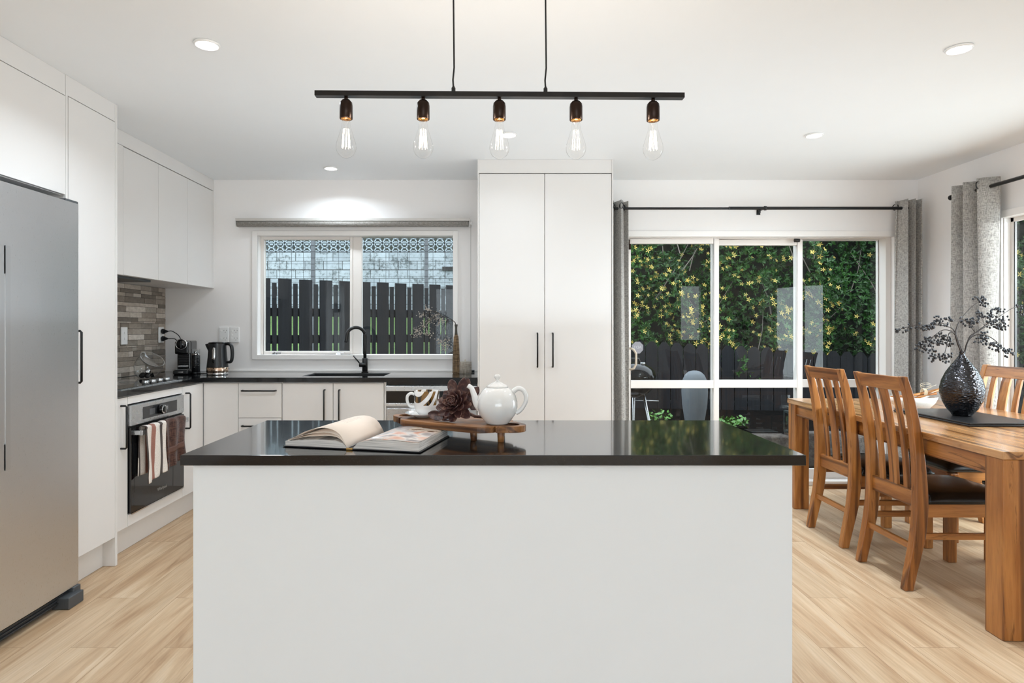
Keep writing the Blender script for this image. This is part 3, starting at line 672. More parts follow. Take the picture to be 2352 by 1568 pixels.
B(MB().box(-.018, .018, -.1665, -.1645, .012, .026), 'tray_badge', 'chrome', dt, bevel=.003)
B(MB().box(-.045, .045, -.150, -.06, .0362, .0385), 'tray_grid', 'steel', dt)
t = thing('milk_frother', (-2.20, 4.69, .9), 'black cylindrical milk frother standing right of the coffee machine', 'milk frother')
B(MB().cyl((0, 0, 0), .033, .014, 32), 'base', 'blackp', t)
b = MB().cyl((0, 0, .014), .029, .125, 32)
for k in range(6): b.lathe([(.0288, .06+k*.011), (.030, .063+k*.011), (.0288, .066+k*.011)], n=32)
B(b, 'jug', 'blackp', t); B(MB().cyl((0, 0, .139), .0275, .012, 32), 'metal_band', 'chrome', t); B(MB().cyl((0, 0, .151), .012, .016, 20), 'whisk_knob', 'chrome', t); B(MB().lathe([(.028, .151), (.029, .183), (.027, .185), (.026, .183), (.026, .151)], n=32), 'lid', 'jar', t)
B(MB().cyl((-.0, -.034, .05), .008, .006, axis='Y'), 'button', 'blackg', t)
# kettle
t = thing('kettle', (-2.0, 4.60, .9), 'black electric kettle with copper and chrome base band', 'kettle', rz=R(0))
B(MB().cyl((0, 0, 0), .073, .018, 40), 'power_base', 'chrome', t)
kb = B(MB().lathe([(.074, .055), (.0735, .06), (.066, .13), (.061, .19), (.060, .228), (.056, .234), (.03, .240), (0, .241)], n=44), 'body', plain('matt_charcoal', '1c1d20', .32), t)
B(MB().cyl((0, 0, .018), .0745, .037, 44), 'copper_band', metal_brushed('copper', 'd9bda8', .12, (1, 1, 1)), t)
B(MB().lathe([(.0605, .228), (.0625, .231), (.058, .237), (.054, .236)], n=44), 'lid_ring', 'blackg', t)
B(MB().add([(-.05, -.016, .232), (-.05, .016, .232), (-.092, 0, .222), (-.055, -.018, .16), (-.055, .018, .16)], [(0, 1, 2), (0, 2, 3), (1, 4, 2), (2, 4, 3), (0, 3, 4, 1)]), 'spout', 'blackp', t, bevel=.002)
B(MB().tube([(.052, 0, .222), (.08, 0, .226), (.100, 0, .212), (.108, 0, .17), (.106, 0, .12), (.095, 0, .095), (.062, 0, .092)], [.010, .0125, .0125, .012, .0115, .011, .009], 14, flat=1.2, cm=8), 'handle', 'blackp', t)
b = MB().tube([(.0, -.0695, .09), (.0, -.0655, .13), (.0, -.0625, .175), (.0, -.0605, .20)], [.010, .012, .012, .009], 12, flat=.5); B(b, 'water_window', 'chrome', t)
B(MB().box(.062, .09, -.004, .004, .04, .046), 'switch', 'steel', t, bevel=.002)
B(MB().tube([(-.07, .02, .005), (-.10, .04, .005), (-.13, .05, .005), (-.165, .06, .006)], .003, 6), 'power_cord', 'blackp', t)
# power outlets
def outlet(x, z, label, sw):
    t = thing('power_outlet', (x, YB, z), label, 'power outlet', 'double outlets on the back wall')
    p = B(MB().box(-.037, .037, -.010, -.0006, -.061, .061), 'faceplate', 'wplastic', t, bevel=.004)
    for dz in (.03, -.03):
        for (a, q, r_) in ((-.006, .004, 25), (.014, .004, -25), (.004, -.011, 0)):
            q_ = Matrix.Translation((.008+a, -.0102, dz+q)) @ Matrix.Rotation(R(r_), 4, 'Y'); B(MB().box(-.0012, .0012, -.0004, .0004, -.004, .004, M=q_), 'socket_slot', 'shadowgap', t)
    for dz in sw: B(MB().box(-.028, -.012, -.0135, -.0101, dz-.006, dz+.006), 'rocker_switch', 'wplastic', t, bevel=.001)
outlet((515-CX)*YB/F, CH-(768.5-CY)*YB/F, 'white double outlet on back wall, left of two behind the kettle', (.03, -.03))
outlet((539.5-CX)*YB/F, CH-(768.5-CY)*YB/F, 'white double outlet with middle switch on back wall, right of two', (.03, 0, -.03))
def outletX(y, z, label):
    t = thing('power_outlet', (XL+.012, y, z), label, 'power outlet')
    B(MB().box(.0015, .011, -.037, .037, -.061, .061), 'faceplate', 'wplastic', t, bevel=.004)
    for dz in (.02, -.02): B(MB().box(.0112, .0145, -.009, .009, dz-.008, dz+.008), 'rocker_switch', 'wplastic', t, bevel=.002)
    return t
outletX(1450*2.555/(CX-282.5), CH-(771-CY)*1450*2.555/(CX-282.5)/F, 'white switch plate on the stone tiles beside the larder')
y_ = 4.86
to = outletX(y_, CH-(769-CY)*y_/F, 'white outlet with two black plugs on the stone tiles')
for dz in (.028, -.028):
    t = thing('power_plug', to.location+Vector((.015, 0, dz)), ['black plug in the upper socket of the tiled wall outlet', 'black plug in the lower socket of the tiled wall outlet'][dz < 0], 'plug', 'black plugs in the tiled wall outlet')
    B(MB().cyl((0.0005, 0, 0), .020, .016, 20, axis='X').cyl((.016, 0, 0), .014, .028, 16, axis='X', r2=.006), 'plug_body', 'blackp', t)
    B(MB().tube([(.042, 0, 0), (.07, 0, .003), (.10, -.005, -.01), (.13, -.01, -.03-.3*(0)), (.15, -.012, -.06)] if dz > 0 else [(.042, 0, 0), (.07, 0, .0), (.10, 0, -.004), (.125, 0, -.03)], .0032, 8, cm=6), 'cord', 'blackp', t)
# window-side decoration
V = Vector((-.268, 4.72, .9)); t = thing('cord_wrapped_vase', V, 'slim tall bottle vase wrapped in brown cord by the window', 'vase')
B(MB().lathe([(0, 0), (.0245, 0), (.0255, .01), (.025, .10), (.021, .20), (.016, .275), (.012, .29)], n=24), 'wrapped_body', 'cord', t)
for k in range(40):
    pass
b = MB()
for k in range(46):
    z = .006+k*.006; r = np.interp(z, [0, .01, .1, .2, .275, .29], [.0245, .0255, .025, .021, .016, .012]); b.tube([(r*math.cos(a), r*math.sin(a), z+.001*math.sin(a+k)) for a in np.linspace(0, 2*math.pi, 16, endpoint=False)], .0032, 6, close=True)
B(b, 'cord_coils', 'cord', t); B(MB().lathe([(.0125, .285), (.0095, .31), (.0085, .345), (.0115, .362), (.0115, .368), (.008, .368), (.007, .35)], n=20), 'neck', plain('dark_bottle', '4a463f', .25), t)
mtw = plain('dry_twig', '3b332a', .8); mbl = plain('dried_white_blossom', 'b8aea2', .8, var=.2)
t = thing('dried_flower_branch', V+Vector((0, 0, .35)), 'dried branch of small pale flowers arching from the cord-wrapped vase', 'dried flowers')
P = lambda x, y, Y=4.72: px(x, y, Y)
b = MB(); main = [P(1047, 752), P(1046, 742), P(1040, 736), P(1028, 732), P(1012, 723), P(995, 715), P(985, 711)]; b.tube(main, [.003, .0028, .0025, .0022, .002, .0016, .0014], 8, cm=5)
cl = [(985, 711, 12), (968, 722, 7), (1000, 726, 9), (985, 737, 9), (973, 748, 12), (957, 757, 8), (963, 765, 10), (978, 763, 9), (952, 770, 6), (1008, 742, 7), (1016, 735, 6), (986, 768, 6), (1010, 783, 9), (1017, 790, 8), (1025, 780, 6), (1022, 800, 8), (1030, 792, 6), (1005, 730, 5)]
js = [(1012, 723), (1000, 722), (1028, 732)]
for (x, y, n_) in cl:
    j = (1028, 733) if y > 775 else ((1012, 723) if x > 980 else (1000, 726)); m_ = ((x+j[0])/2-3, (y+j[1])/2-5)
    b.tube([P(*j), P(*m_), P(x, y)], .0011, 5)
B(b, 'twigs', mtw, t, ) if False else b.build('twigs', mtw, t)
b = MB()
for (x, y, n_) in cl:
    for _ in range(n_*3):
        q = P(x+rnd.gauss(0, 4.2), y+rnd.gauss(0, 4.2), 4.72+rnd.gauss(0, .015)); r = rnd.uniform(.0028, .005); b.sphere(q, r, 4, sc=(1, 1, .8))
b.build('blossoms', mbl, t, kind='stuff')
t = thing('round_pot', (-.202, 4.735, .9), 'squat pale grey textured pot with small lid beside the vase', 'pot')
B(MB().lathe([(0, 0), (.046, 0), (.049, .004), (.049, .086), (.047, .090), (0, .090)], n=36), 'body', 'pot', t); B(MB().cyl((0, 0, .0902), .004, .016, 10), 'wick', plain('pale_wick', 'cfc3b2', .8), t)
t = thing('chain_pebble', (-.15, 4.87, .9), 'tiny grey weight on the worktop below the blind chain', 'chain weight')
B(MB().cyl((-.015, 0, .010), .009, .03, 12, axis='X'), 'weight', 'grey', t)
# roller blind
t = thing('roller_blind', (-1.1, YB, 2.06), 'rolled-up grey roller blind mounted above the kitchen window', 'blind')
bz = CH+(757-511)*4.88/F; bx0, bx1 = (543-CX)*4.88/F, (1079-CX)*4.88/F
MB().cyl((bx0+.006, 4.885, bz-.006), .026, bx1-bx0-.016, 32, axis='X').build('fabric_roll', M['blind'], t)
MB().box(bx0, bx1, 4.862, 4.938, bz+.022, bz+.030).box(bx0, bx1, 4.858, 4.862, bz+.010, bz+.030).build('head_rail', plain('silver_rail', 'c9c5c1', .35, metal=.3), t, bevel=.001)
for x in (bx0, bx1): MB().box(x-.002, x+.002, 4.862, 4.938, bz-.032, bz+.026).build('end_bracket', M['wplastic'], t, bevel=.001)
MB().cyl((bx1+.003, 4.885, bz-.006), .016, .012, 20, axis='X').build('clutch', M['wplastic'], t)
cxx = bx1-.004; b = MB()
for k in range(150):
    z = bz-.03-k*.0071
    if z > .955: b.sphere((cxx+.012, 4.872, z), .0022, 3); 
b.tube([(cxx+.012, 4.872, bz-.01), (cxx+.012, 4.872, .955)], .0008, 5)
b.build('bead_chain', plain('chain_steel', '8c8985', .4, metal=.6), t)

# ------------------------------------------------------------------ things on the island
# open book
t = thing('open_book', (-.388, 1.725, .9), 'large open cookbook lying on the island worktop', 'book', rz=R(-13))
LW, RW, BD = .196, .198, .262
cov = MB(); cov.box(-LW-.006, -.008, -.003, BD+.003, .0008, .0038).box(.008, RW+.006, -.003, BD+.003, .0008, .0038).box(-.009, .009, -.003, BD+.003, .0003, .0022)
B(cov, 'cover', plain('dark_navy_cover', '15151c', .4), t, bevel=.001)
def blk(sgn, wd, hts):
    "page block: top profile hts[(x, z)] -> prism"
    poly = [(sgn*.010, .004), (sgn*(wd), .004)]+[(sgn*x, z) for x, z in hts]
    return MB().prism(poly, 0, BD, 'XZ')
x = N('page_edges'); g = x.noise(x.obj((.3, .3, 60)), 22, 3); M['pages'] = x.set(x.ramp(g, [(.35, '8f8d8c'), (.55, 'dddad7')]), .8)
hl = [(LW, .016), (.16, .020), (.12, .023), (.08, .025), (.045, .024), (.022, .017), (.010, .006)]
hr = [(RW, .026), (.16, .028), (.12, .030), (.08, .030), (.045, .027), (.022, .019), (.010, .006)]
B(blk(-1, LW, hl), 'left_pages', 'pages', t); B(blk(1, RW, hr), 'right_pages', 'pages', t)
def sheet(prof, sgn, dz, nm, m):
    xs_ = [p[0] for p in prof][::-1]; zs_ = [p[1] for p in prof][::-1]
    return B(MB().grid(lambda u, v: (sgn*(.010+(prof[0][0]-.010-.001)*u), .001+(BD-.002)*v, float(np.interp(.010+(prof[0][0]-.010-.001)*u, xs_, zs_))+dz), 24, 2), nm, m, t, solid=.0004)
def smooth(pts, n=24):
    xs_ = np.array([p[0] for p in pts]); zs_ = np.array([p[1] for p in pts]); q = np.linspace(xs_.min(), xs_.max(), n)
    z = np.interp(q, xs_[np.argsort(xs_)], zs_[np.argsort(xs_)]); 
    for _ in range(3): z[1:-1] = (z[:-2]+z[1:-1]*2+z[2:])/4
    return [(a, c) for a, c in zip(q, z)][::-1]
# fanned loose leaves on the left
x = N('printed_text_page'); v = x.obj(); sp = x.n('ShaderNodeSeparateXYZ'); x.l(v, sp.inputs[0])
ln = x.math('GREATER_THAN', x.math('SINE', x.math('MULTIPLY', sp.outputs[1], 2*math.pi/.0085)), .55); wd_ = x.math('GREATER_THAN', x.noise(x.obj((1, .05, 1)), 260, 1), .47)
inr = x.math('MULTIPLY', x.math('LESS_THAN', x.math('ABSOLUTE', x.math('ADD', sp.outputs[0], .095)), .034), x.math('LESS_THAN', x.math('ABSOLUTE', x.math('SUBTRACT', sp.outputs[1], .165)), .055))
mk = x.math('MULTIPLY', x.math('MULTIPLY', ln, wd_), inr); M['textpage'] = x.set(x.mix(x.math('MULTIPLY', mk, .45), srgb('ecdfd3'), srgb('6f6660')), .7)
x = N('printed_photo_page'); n1 = x.noise(x.obj(loc=(3, 1, 0)), 11, 3, .5, 1.2); n2 = x.noise(x.obj(loc=(8, 5, 0)), 42, 4); c1_ = x.ramp(n1, [(.30, '6f6a6c'), (.42, 'a9a4a6'), (.52, 'd8d3d0'), (.60, 'ddb7a6'), (.70, 'c98f78')])
c2_ = x.ramp(n2, [(.35, 'b3a89a'), (.48, 'e3d8cb'), (.6, '6a4b33')]); sp = x.n('ShaderNodeSeparateXYZ'); x.l(x.obj(), sp.inputs[0])
up = x.math('GREATER_THAN', sp.outputs[1], .165); rt = x.math('GREATER_THAN', sp.outputs[0], .10); line = x.math('LESS_THAN', x.math('ABSOLUTE', x.math('SUBTRACT', sp.outputs[1], .165)), .0012)
cc = x.mix(x.math('MULTIPLY', up, rt), c1_, c2_); cc = x.mix(line, cc, srgb('e8e3df')); M['photopage'] = x.set(cc, .3)
for k, (h, drop) in enumerate(((.058, .020), (.045, .019), (.036, .018))):
    pf = smooth([(.010, .006), (.020, .024+.3*(h-.03)), (.04, .030+.7*(h-.03)), (.07, h), (.10, h-.003), (.14, h*.62+.008), (.165, .021+.25*(h-.03)), (.190-.012*k*0, drop)])
    sheet(pf, -1, .0005, 'loose_page', M['textpage'])
sheet(smooth(hr), 1, .0012, 'photo_page', M['photopage'])
B(MB().box(-.009, .009, -.006, -.001, .001, .006), 'spine_band', plain('gold_headband', 'b08a4a', .4), t, bevel=.001)
# serving board
bz0, bz1 = .9285, .9475
bc = Vector((-.112, 1.975, .9)); t = thing('serving_board', bc, 'rustic footed wooden serving board with oval hand holes on the island', 'serving board', rz=R(-31))
HL, HW = .242, .098
# outline: body narrower handles at both ends
out = []
def arc(cx, cy, rx, ry, a0, a1, n): return [(cx+rx*math.cos(R(a)), cy+ry*math.sin(R(a))) for a in np.linspace(a0, a1, n)]
out += arc(.165, 0, .077, .052, -70, 70, 14)+[(.180, .062)]+arc(.12, .02, .06, .078, 20, 95, 8)+[(0, .103), (-.07, .1)]+arc(-.12, .02, .06, .078, 85, 160, 8)+[(-.180, .062)]+arc(-.165, 0, .077, .052, 110, 250, 14)+[(-.180, -.062)]+arc(-.12, -.02, .06, .078, 200, 275, 8)+[(0, -.096), (.07, -.1)]+arc(.12, -.02, .06, .078, 265, 340, 8)+[(.180, -.062)]
hs = [arc(s*.192, 0, .030, .026, 0, 360, 25)[:-1] for s in (1, -1)]
import bmesh
bm = bmesh.new()
def loop(pts, z): 
    vs = [bm.verts.new((p[0], p[1], z)) for p in pts]; return [bm.edges.new((vs[i], vs[(i+1) % len(vs)])) for i in range(len(vs))]
ed = loop(out, 0)
for h_ in hs: ed += loop(h_, 0)
bmesh.ops.triangle_fill(bm, use_beauty=True, edges=ed, use_dissolve=False)
ex = bmesh.ops.extrude_face_region(bm, geom=list(bm.faces)); vs = [g for g in ex['geom'] if isinstance(g, bmesh.types.BMVert)]
bmesh.ops.translate(bm, verts=vs, vec=(0, 0, bz1-bz0)); bmesh.ops.translate(bm, verts=bm.verts, vec=(0, 0, bz0-.9))
bmesh.ops.recalc_face_normals(bm, faces=bm.faces); me = bpy.data.meshes.new('plank'); bm.to_mesh(me); bm.free(); me.materials.append(M['board'])
pl = bpy.data.objects.new('plank', me); COL.objects.link(pl); pl.parent = t; m = pl.modifiers.new('bev', 'BEVEL'); m.width = .005; m.segments = 3; m.limit_method = 'ANGLE'; m.angle_limit = R(50)
for (x, y) in ((.105, -.062), (.185, -.040), (-.155, .055), (-.155, -.055), (.13, .06)):
    B(MB().cyl((x, y, .0005), .0095, bz0-.9+.003, 14, r2=.011), 'foot', 'board', t)
# teapot
TP = Vector((.016, 1.885, bz1)); t = thing('teapot', TP, 'glossy white round teapot standing on the wooden serving board', 'teapot', rz=R(-6))
B(MB().lathe([(0, .001), (.032, .001), (.034, .004), (.042, .012), (.0545, .030), (.0605, .050), (.0605, .066), (.055, .085), (.044, .100), (.034, .108), (.031, .109), (.028, .106), (0, .104)], n=56), 'pot', 'ceramic', t)
ld = B(MB().lathe([(.031, .1085), (.033, .110), (.030, .114), (.016, .122), (.007, .126), (.0045, .130), (.0045, .132), (.009, .137), (.0095, .142), (.006, .147), (0, .148)], n=40), 'lid', 'ceramic', t)
B(MB().tube([(-.050, 0, .045), (-.062, 0, .062), (-.070, 0, .085), (-.078, 0, .105), (-.089, 0, .113)], [.014, .012, .009, .0075, .007], 20, cm=8), 'spout', 'ceramic', t)
B(MB().tube([(.046, 0, .096), (.062, 0, .106), (.078, 0, .100), (.086, 0, .082), (.083, 0, .062), (.070, 0, .042), (.056, 0, .033)], [.008, .0075, .007, .0065, .006, .006, .007], 14, flat=1.3, cm=8), 'handle', 'ceramic', t)
# cup and saucer
CP = Vector((-.222, 2.03, bz1)); t = thing('saucer', CP, 'white saucer under the patterned cup on the wooden board', 'saucer')
B(MB().lathe([(0, .0005), (.025, .0005), (.028, .003), (.045, .008), (.057, .014), (.0575, .0155), (.045, .0105), (.028, .0055), (0, .0045)], n=44), 'dish', 'ceramic', t)
t = thing('tea_cup', CP+Vector((.012, 0, .0058)), 'white cup with gold and black leaf pattern on a saucer', 'cup', rz=R(-8))
x = N('patterned_cup_glaze'); v = x.obj(); sp = x.n('ShaderNodeSeparateXYZ'); x.l(v, sp.inputs[0]); w = x.n('ShaderNodeTexWave', wave_type='BANDS', bands_direction='DIAGONAL'); x.l(x.obj((1, 1, -.8)), w.inputs[0]); w.inputs['Scale'].default_value = 16; w.inputs['Distortion'].default_value = 3; w.inputs['Detail'].default_value = .5
st_ = x.math('GREATER_THAN', w.outputs['Fac'], .5); zz = x.math('MULTIPLY', x.math('GREATER_THAN', sp.outputs[2], .035), st_); gold = x.ramp(x.noise(x.obj((1, 1, .1)), 90, 1), [(.45, '1c1611'), (.55, '7c5a2a')]); M['cupglaze'] = x.set(x.mix(zz, srgb('e8e9ea'), gold), .1, 0, .6)
B(MB().lathe([(0, .001), (.022, .001), (.024, .003), (.034, .012), (.039, .026), (.040, .050), (.040, .078), (.0385, .079), (.037, .077), (.037, .05), (.036, .026), (.03, .013), (0, .009)], n=44), 'body', 'cupglaze', t)
B(MB().tube([(-.038, -.003, .066), (-.050, -.006, .070), (-.061, -.008, .062), (-.062, -.008, .045), (-.054, -.007, .030), (-.039, -.003, .026)], .0048, 12, flat=1.2, cm=8), 'handle', 'ceramic', t)
# dark succulent flower
def leaf(L, w, th, curl):
    "spoon shaped thick leaf along +Z, facing -Y"
    mb = MB(); nu, nv = 6, 8
    def fn(u, v):
        wv = w*(math.sin(math.pi*min(v*.80+.12, 1))**.8)*(1 if v < .97 else .1); a = (u-.5)*2
        return (a*wv, -curl*v*v*L+abs(a)**2*-.18*wv*1.2, v*L)
    mb.grid(fn, nu, nv); return mb
ms = N('maroon_leaf'); nz = ms.noise(ms.obj(), 60, 4, .6); fr = ms.n('ShaderNodeLayerWeight'); M['leafm'] = ms.set(ms.ramp(nz, [(.3, '2a181a'), (.5, '4c302e'), (.72, '8a6a5c')]), .38, 0, .5); ms.bump(nz, .35, .002)
SCU = Vector((-.118, 1.925, bz1+.062)); t = thing('succulent_flower', Vector((-.118, 1.925, bz1)), 'dark maroon rosette succulent lying between cup and teapot', 'succulent')
A0 = Matrix.Translation((0, 0, .056)) @ Matrix.Rotation(R(-24), 4, 'Z') @ Matrix.Rotation(R(62), 4, 'X')
for k in range(46):
    f_ = k/45; az = k*137.5; el = 8+f_*92; L = .020+.042*f_; w = .007+.011*f_
    Mx = A0 @ Matrix.Rotation(R(az), 4, 'Z') @ Matrix.Translation((0, .004+.006*f_, -.022*f_)) @ Matrix.Rotation(R(-el), 4, 'X')
    mb = leaf(L, w, .002, .25*(1-f_)+.05); mb.v = [tuple(Mx @ Vector(v)) for v in mb.v]
    if k > 26 and min(v[2] for v in mb.v) < .003: 
        lo = min(v[2] for v in mb.v); mb.v = [(v[0], v[1], max(v[2], .003+.1*(v[2]-lo))) for v in mb.v]
    B(mb, 'leaf', 'leafm', t, solid=.0028, sub=1)
for (tx_, tz_, L, a, yaw) in ((.018, .075, .062, 12, 20), (.040, .060, .060, 38, 10), (.050, .040, .06, 62, 0), (-.03, .012, .05, -75, 0), (.030, .085, .05, 22, -20), (.0, .085, .045, -8, 0)):
    Mx = Matrix.Translation((tx_, .012, tz_)) @ Matrix.Rotation(R(a), 4, 'Y') @ Matrix.Rotation(R(yaw), 4, 'Z'); mb = leaf(L, .016, .002, .15); mb.v = [tuple(Mx @ Vector(v)) for v in mb.v]; B(mb, 'leaf', 'leafm', t, solid=.003, sub=1)
B(MB().tube([(0, .0, .05), (.03, .03, .03), (.065, .035, .012), (.10, .04, .008)], .005, 8), 'stem', 'leafm', t)

# ------------------------------------------------------------------ pendant and downlights
PYp = 2.017; sP = F/PYp
t = thing('pendant_light', ((1147-CX)/sP, PYp, 1.97), 'black bar pendant with five glowing filament bulbs above the island', 'pendant light')
L0 = px(722, 207, PYp-.013); L1 = px(1573, 212, PYp-.013)
def barz(x): return L0.z+(L1.z-L0.z)*(x-L0.x)/(L1.x-L0.x)
b = MB(); v = []
for (X, z) in ((L0.x, L0.z), (L1.x, L1.z)):
    v += [(X, PYp-.013, z), (X, PYp+.013, z), (X, PYp+.013, z-.016), (X, PYp-.013, z-.016)]
b.add(v, [(0, 1, 2, 3), (7, 6, 5, 4), (0, 4, 5, 1), (1, 5, 6, 2), (2, 6, 7, 3), (3, 7, 4, 0)]); b.build('bar', plain('black_bar', '17120f', .4, metal=.3), t, bevel=.0008)
for x in (1041.5, 1253):
    X = (x-CX)/sP; z = barz(X); MB().cyl((X, PYp, z-.001), .0065, .016, 16).cyl((X, PYp, z+.015), .005, .006, 12, r2=.003).build('cord_grip', M['black'], t)
    MB().tube([(X, PYp, z+.016), (X-.0015, PYp, z+.04), (X+.0022, PYp, z+.08), (X+.001, PYp, z+.2), (X-.001, PYp, 2.39)], .0028, 8).build('cord', M['blackp'], t)
X = .02; MB().box((1041-CX)/sP-.05, (1253-CX)/sP+.05, PYp-.03, PYp+.03, 2.374, 2.3995).build('canopy', M['black'], t, bevel=.002)
for x in (795, 972, 1147, 1323, 1500):
    X = (x-CX)/sP; z = barz(X)-.016
    MB().cyl((X, PYp, z-.012), .006, .012, 14).build('stem', M['bronze'], t)
    MB().lathe([(.0, -.010), (.012, -.010), (.019, -.018), (.0205, -.028), (.0205, -.070), (.0195, -.071), (.0185, -.068), (.018, -.03), (0, -.028)], (X, PYp, z), 32).build('socket', M['bronze'], t)
    MB().lathe([(.0165, -.058), (.0175, -.062), (.0165, -.0715), (.0135, -.073), (0, -.073)], (X, PYp, z), 28).build('socket_collar', metal_brushed('brass', 'c08a4a', .25, (1, 1, 1)), t)
    zb = z-.073; pr = [(.0125, -.002), (.013, -.012), (.0165, -.03), (.024, -.055), (.0305, -.075), (.0320, -.088), (.030, -.1), (.023, -.112), (.012, -.1195), (.004, -.123), (0, -.124)]
    bl = MB().lathe(pr, (X, PYp, zb), 40).build('bulb', M['bulbglass'], t)
    b = MB(); 
    for k in range(8):
        a = k*math.pi/4+.2; r0, r1 = .0085, .0130; b.tube([(X+r0*math.cos(a), PYp+r0*math.sin(a), zb-.030), (X+r1*math.cos(a+.15), PYp+r1*math.sin(a+.15), zb-.090)], .0008, 6)
    b.build('filament', M['fil'], bl)
    b = MB().lathe([(.0035, -.034), (.004, -.02), (.009, -.006), (.0115, 0)], (X, PYp, zb), 16).tube([(X, PYp, zb-.03), (X, PYp, zb-.09)], .0012, 6); b.build('glass_stem', M['bulbglass'], bl)
    lo = lamp('POINT', 'bulb_lamp', (X, PYp, zb-.06), 2.2, (1, .90, .80), shadow_soft_size=.012)
dl = ['recessed ceiling downlight above the fridge side of the kitchen', 'recessed ceiling downlight nearest the camera above the dining table', 'recessed ceiling downlight above the far end of the dining area', 'recessed ceiling downlight above the kitchen window bench', 'recessed ceiling downlight seen behind the middle pendant bulb']
allp = DOWN+DOWN_FILL
for i, (x, y) in enumerate(allp):
    if i >= 5: continue
    t = thing('ceiling_downlight', (x, y, HC), dl[i], 'ceiling light', 'recessed ceiling downlights')
    B(MB().lathe([(.050, -.0005), (.052, -.004), (.047, -.010), (.044, -.010), (.043, -.0045)], n=40), 'trim_ring', 'wplastic', t)
    B(MB().cyl((0, 0, -.006), .0425, .0045, 40), 'lens', 'led', t)

# ------------------------------------------------------------------ dining furniture
ang = -math.atan2(2.068-2.007, 4.423-2.48)
TC = Vector((2.007, 2.48, 0)); t = thing('dining_table', TC, 'rectangular warm brown solid wood dining table', 'dining table', rz=ang)
TL, TW = 1.944, .985
B(MB().box(0, TW, 0, TL, .717, .749), 'table_top', 'top', t, bevel=.003)
lg = .098; ins = .006
for (x, y) in ((ins, ins), (TW-ins-lg, ins), (ins, TL-ins-lg), (TW-ins-lg, TL-ins-lg)): B(MB().box(x, x+lg, y, y+lg, .001, .7165), 'leg', 'woodZ', t, bevel=.004)
for (x0, x1, y0, y1, m) in ((.022, .044, ins+lg, TL-ins-lg, 'woodY'), (TW-.044, TW-.022, ins+lg, TL-ins-lg, 'woodY'), (ins+lg, TW-ins-lg, .022, .044, 'woodX'), (ins+lg, TW-ins-lg, TL-.044, TL-.022, 'woodX')):
    e = MB().box(x0, x1, y0, y1, .650, .7165)
    if m == 'woodY': e.box(x0-.006, x1+.006, y0, y1, .640, .652)
    else: e.box(x0, x1, y0-.006, y1+.006, .640, .652)
    B(e, 'apron', m, t, bevel=.002)
# chair
ZP = [0, .06, .15, .25, .35, .42, .5, .6, .7, .8, .9, .96, 1.007]
XP = [-.062, -.052, -.032, -.012, -.002, 0, -.002, -.008, -.018, -.032, -.052, -.068, -.082]
TP_ = [.042, .046, .052, .058, .060, .060, .056, .050, .045, .041, .036, .032, .028]
def strip(y0, y1, za, zb, tk, off=0.0, n=14):
    zs = np.linspace(za, zb, n); v = []; f = []
    for z in zs:
        x = np.interp(z, ZP, XP)+off; h = (np.interp(z, ZP, TP_) if tk is None else tk)/2
        v += [(x-h, y0, z), (x+h, y0, z), (x+h, y1, z), (x-h, y1, z)]
    for k in range(n-1):
        a = k*4
        for i in range(4): j = (i+1) % 4; f.append((a+i, a+j, a+4+j, a+4+i))
    f += [(3, 2, 1, 0), tuple((n-1)*4+i for i in range(4))]
    return MB().add(v, f)
def make_chair(loc, rz, label):
    t = thing('dining_chair', loc, label, 'chair', 'wooden slat-back dining chairs at the table', rz=rz)
    W2 = .205
    for s in (-1, 1):
        y = sorted((s*W2, s*(W2-.040))); B(strip(y[0], y[1], .001, 1.007, None, n=26), 'back_post', 'woodZ', t, bevel=.005)
        B(MB().box(.385, .430, *sorted((s*W2, s*(W2-.045))), .001, .40), 'front_leg', 'woodZ', t, bevel=.003)
        B(MB().box(.028, .387, *sorted((s*(W2-.008), s*(W2-.030))), .345, .408), 'seat_rail', 'woodX', t, bevel=.002)
        B(MB().box(.012, .387, *sorted((s*(W2-.012), s*(W2-.030))), .238, .268), 'side_stretcher', 'woodX', t, bevel=.002)
    B(strip(-W2+.040, W2-.040, .935, 1.003, .024, n=5), 'top_rail', 'woodY', t, bevel=.003)
    B(strip(-W2+.040, W2-.040, .385, .462, .026, n=5), 'lower_rail', 'woodY', t, bevel=.003)
    B(MB().box(-.036, -.016, -W2+.038, W2-.038, .185, .213), 'back_stretcher', 'woodY', t, bevel=.002)
    B(MB().box(.400, .420, -W2+.045, W2-.045, .345, .405), 'front_rail', 'woodY', t, bevel=.002)
    for (yc, w) in ((-.095, .034), (0, .062), (.095, .034)): B(strip(yc-w/2, yc+w/2, .458, .94, .016, n=18), 'back_slat', 'woodZ', t, bevel=.003)
    def st(u, v):
        a, c = u*2-1, v*2-1; e = (1-abs(a)**4)*(1-abs(c)**4); return (.235+.205*a-.0, .208*c*(1-.03*abs(a)), .425+.048*max(e, 0)**.35)
    B(MB().grid(st, 22, 22).grid(lambda u, v: (.235+.205*(u*2-1), .208*(v*2-1)*(1-.03*abs(u*2-1)), .4095+.0*u), 22, 22), 'cushion_core', 'leather', t) if False else None
    mb = MB(); nn = 24
    mb.grid(st, nn, nn)
    # skirt
    ring = [st(i/nn, 0) for i in range(nn)]+[st(1, i/nn) for i in range(nn)]+[st(1-i/nn, 1) for i in range(nn)]+[st(0, 1-i/nn) for i in range(nn)]
    b0 = [(p[0], p[1], .4092) for p in ring]; n_ = len(ring)
    mb.add(ring+b0, [(i, (i+1) % n_, n_+(i+1) % n_, n_+i) for i in range(n_)]+[tuple(range(n_, 2*n_))], smooth=True)
    B(mb, 'seat', 'leather', t)
    return t
ch = make_chair((2.020, 3.165, 0), 0, 'dining chair on the left side of the table, nearest the camera')
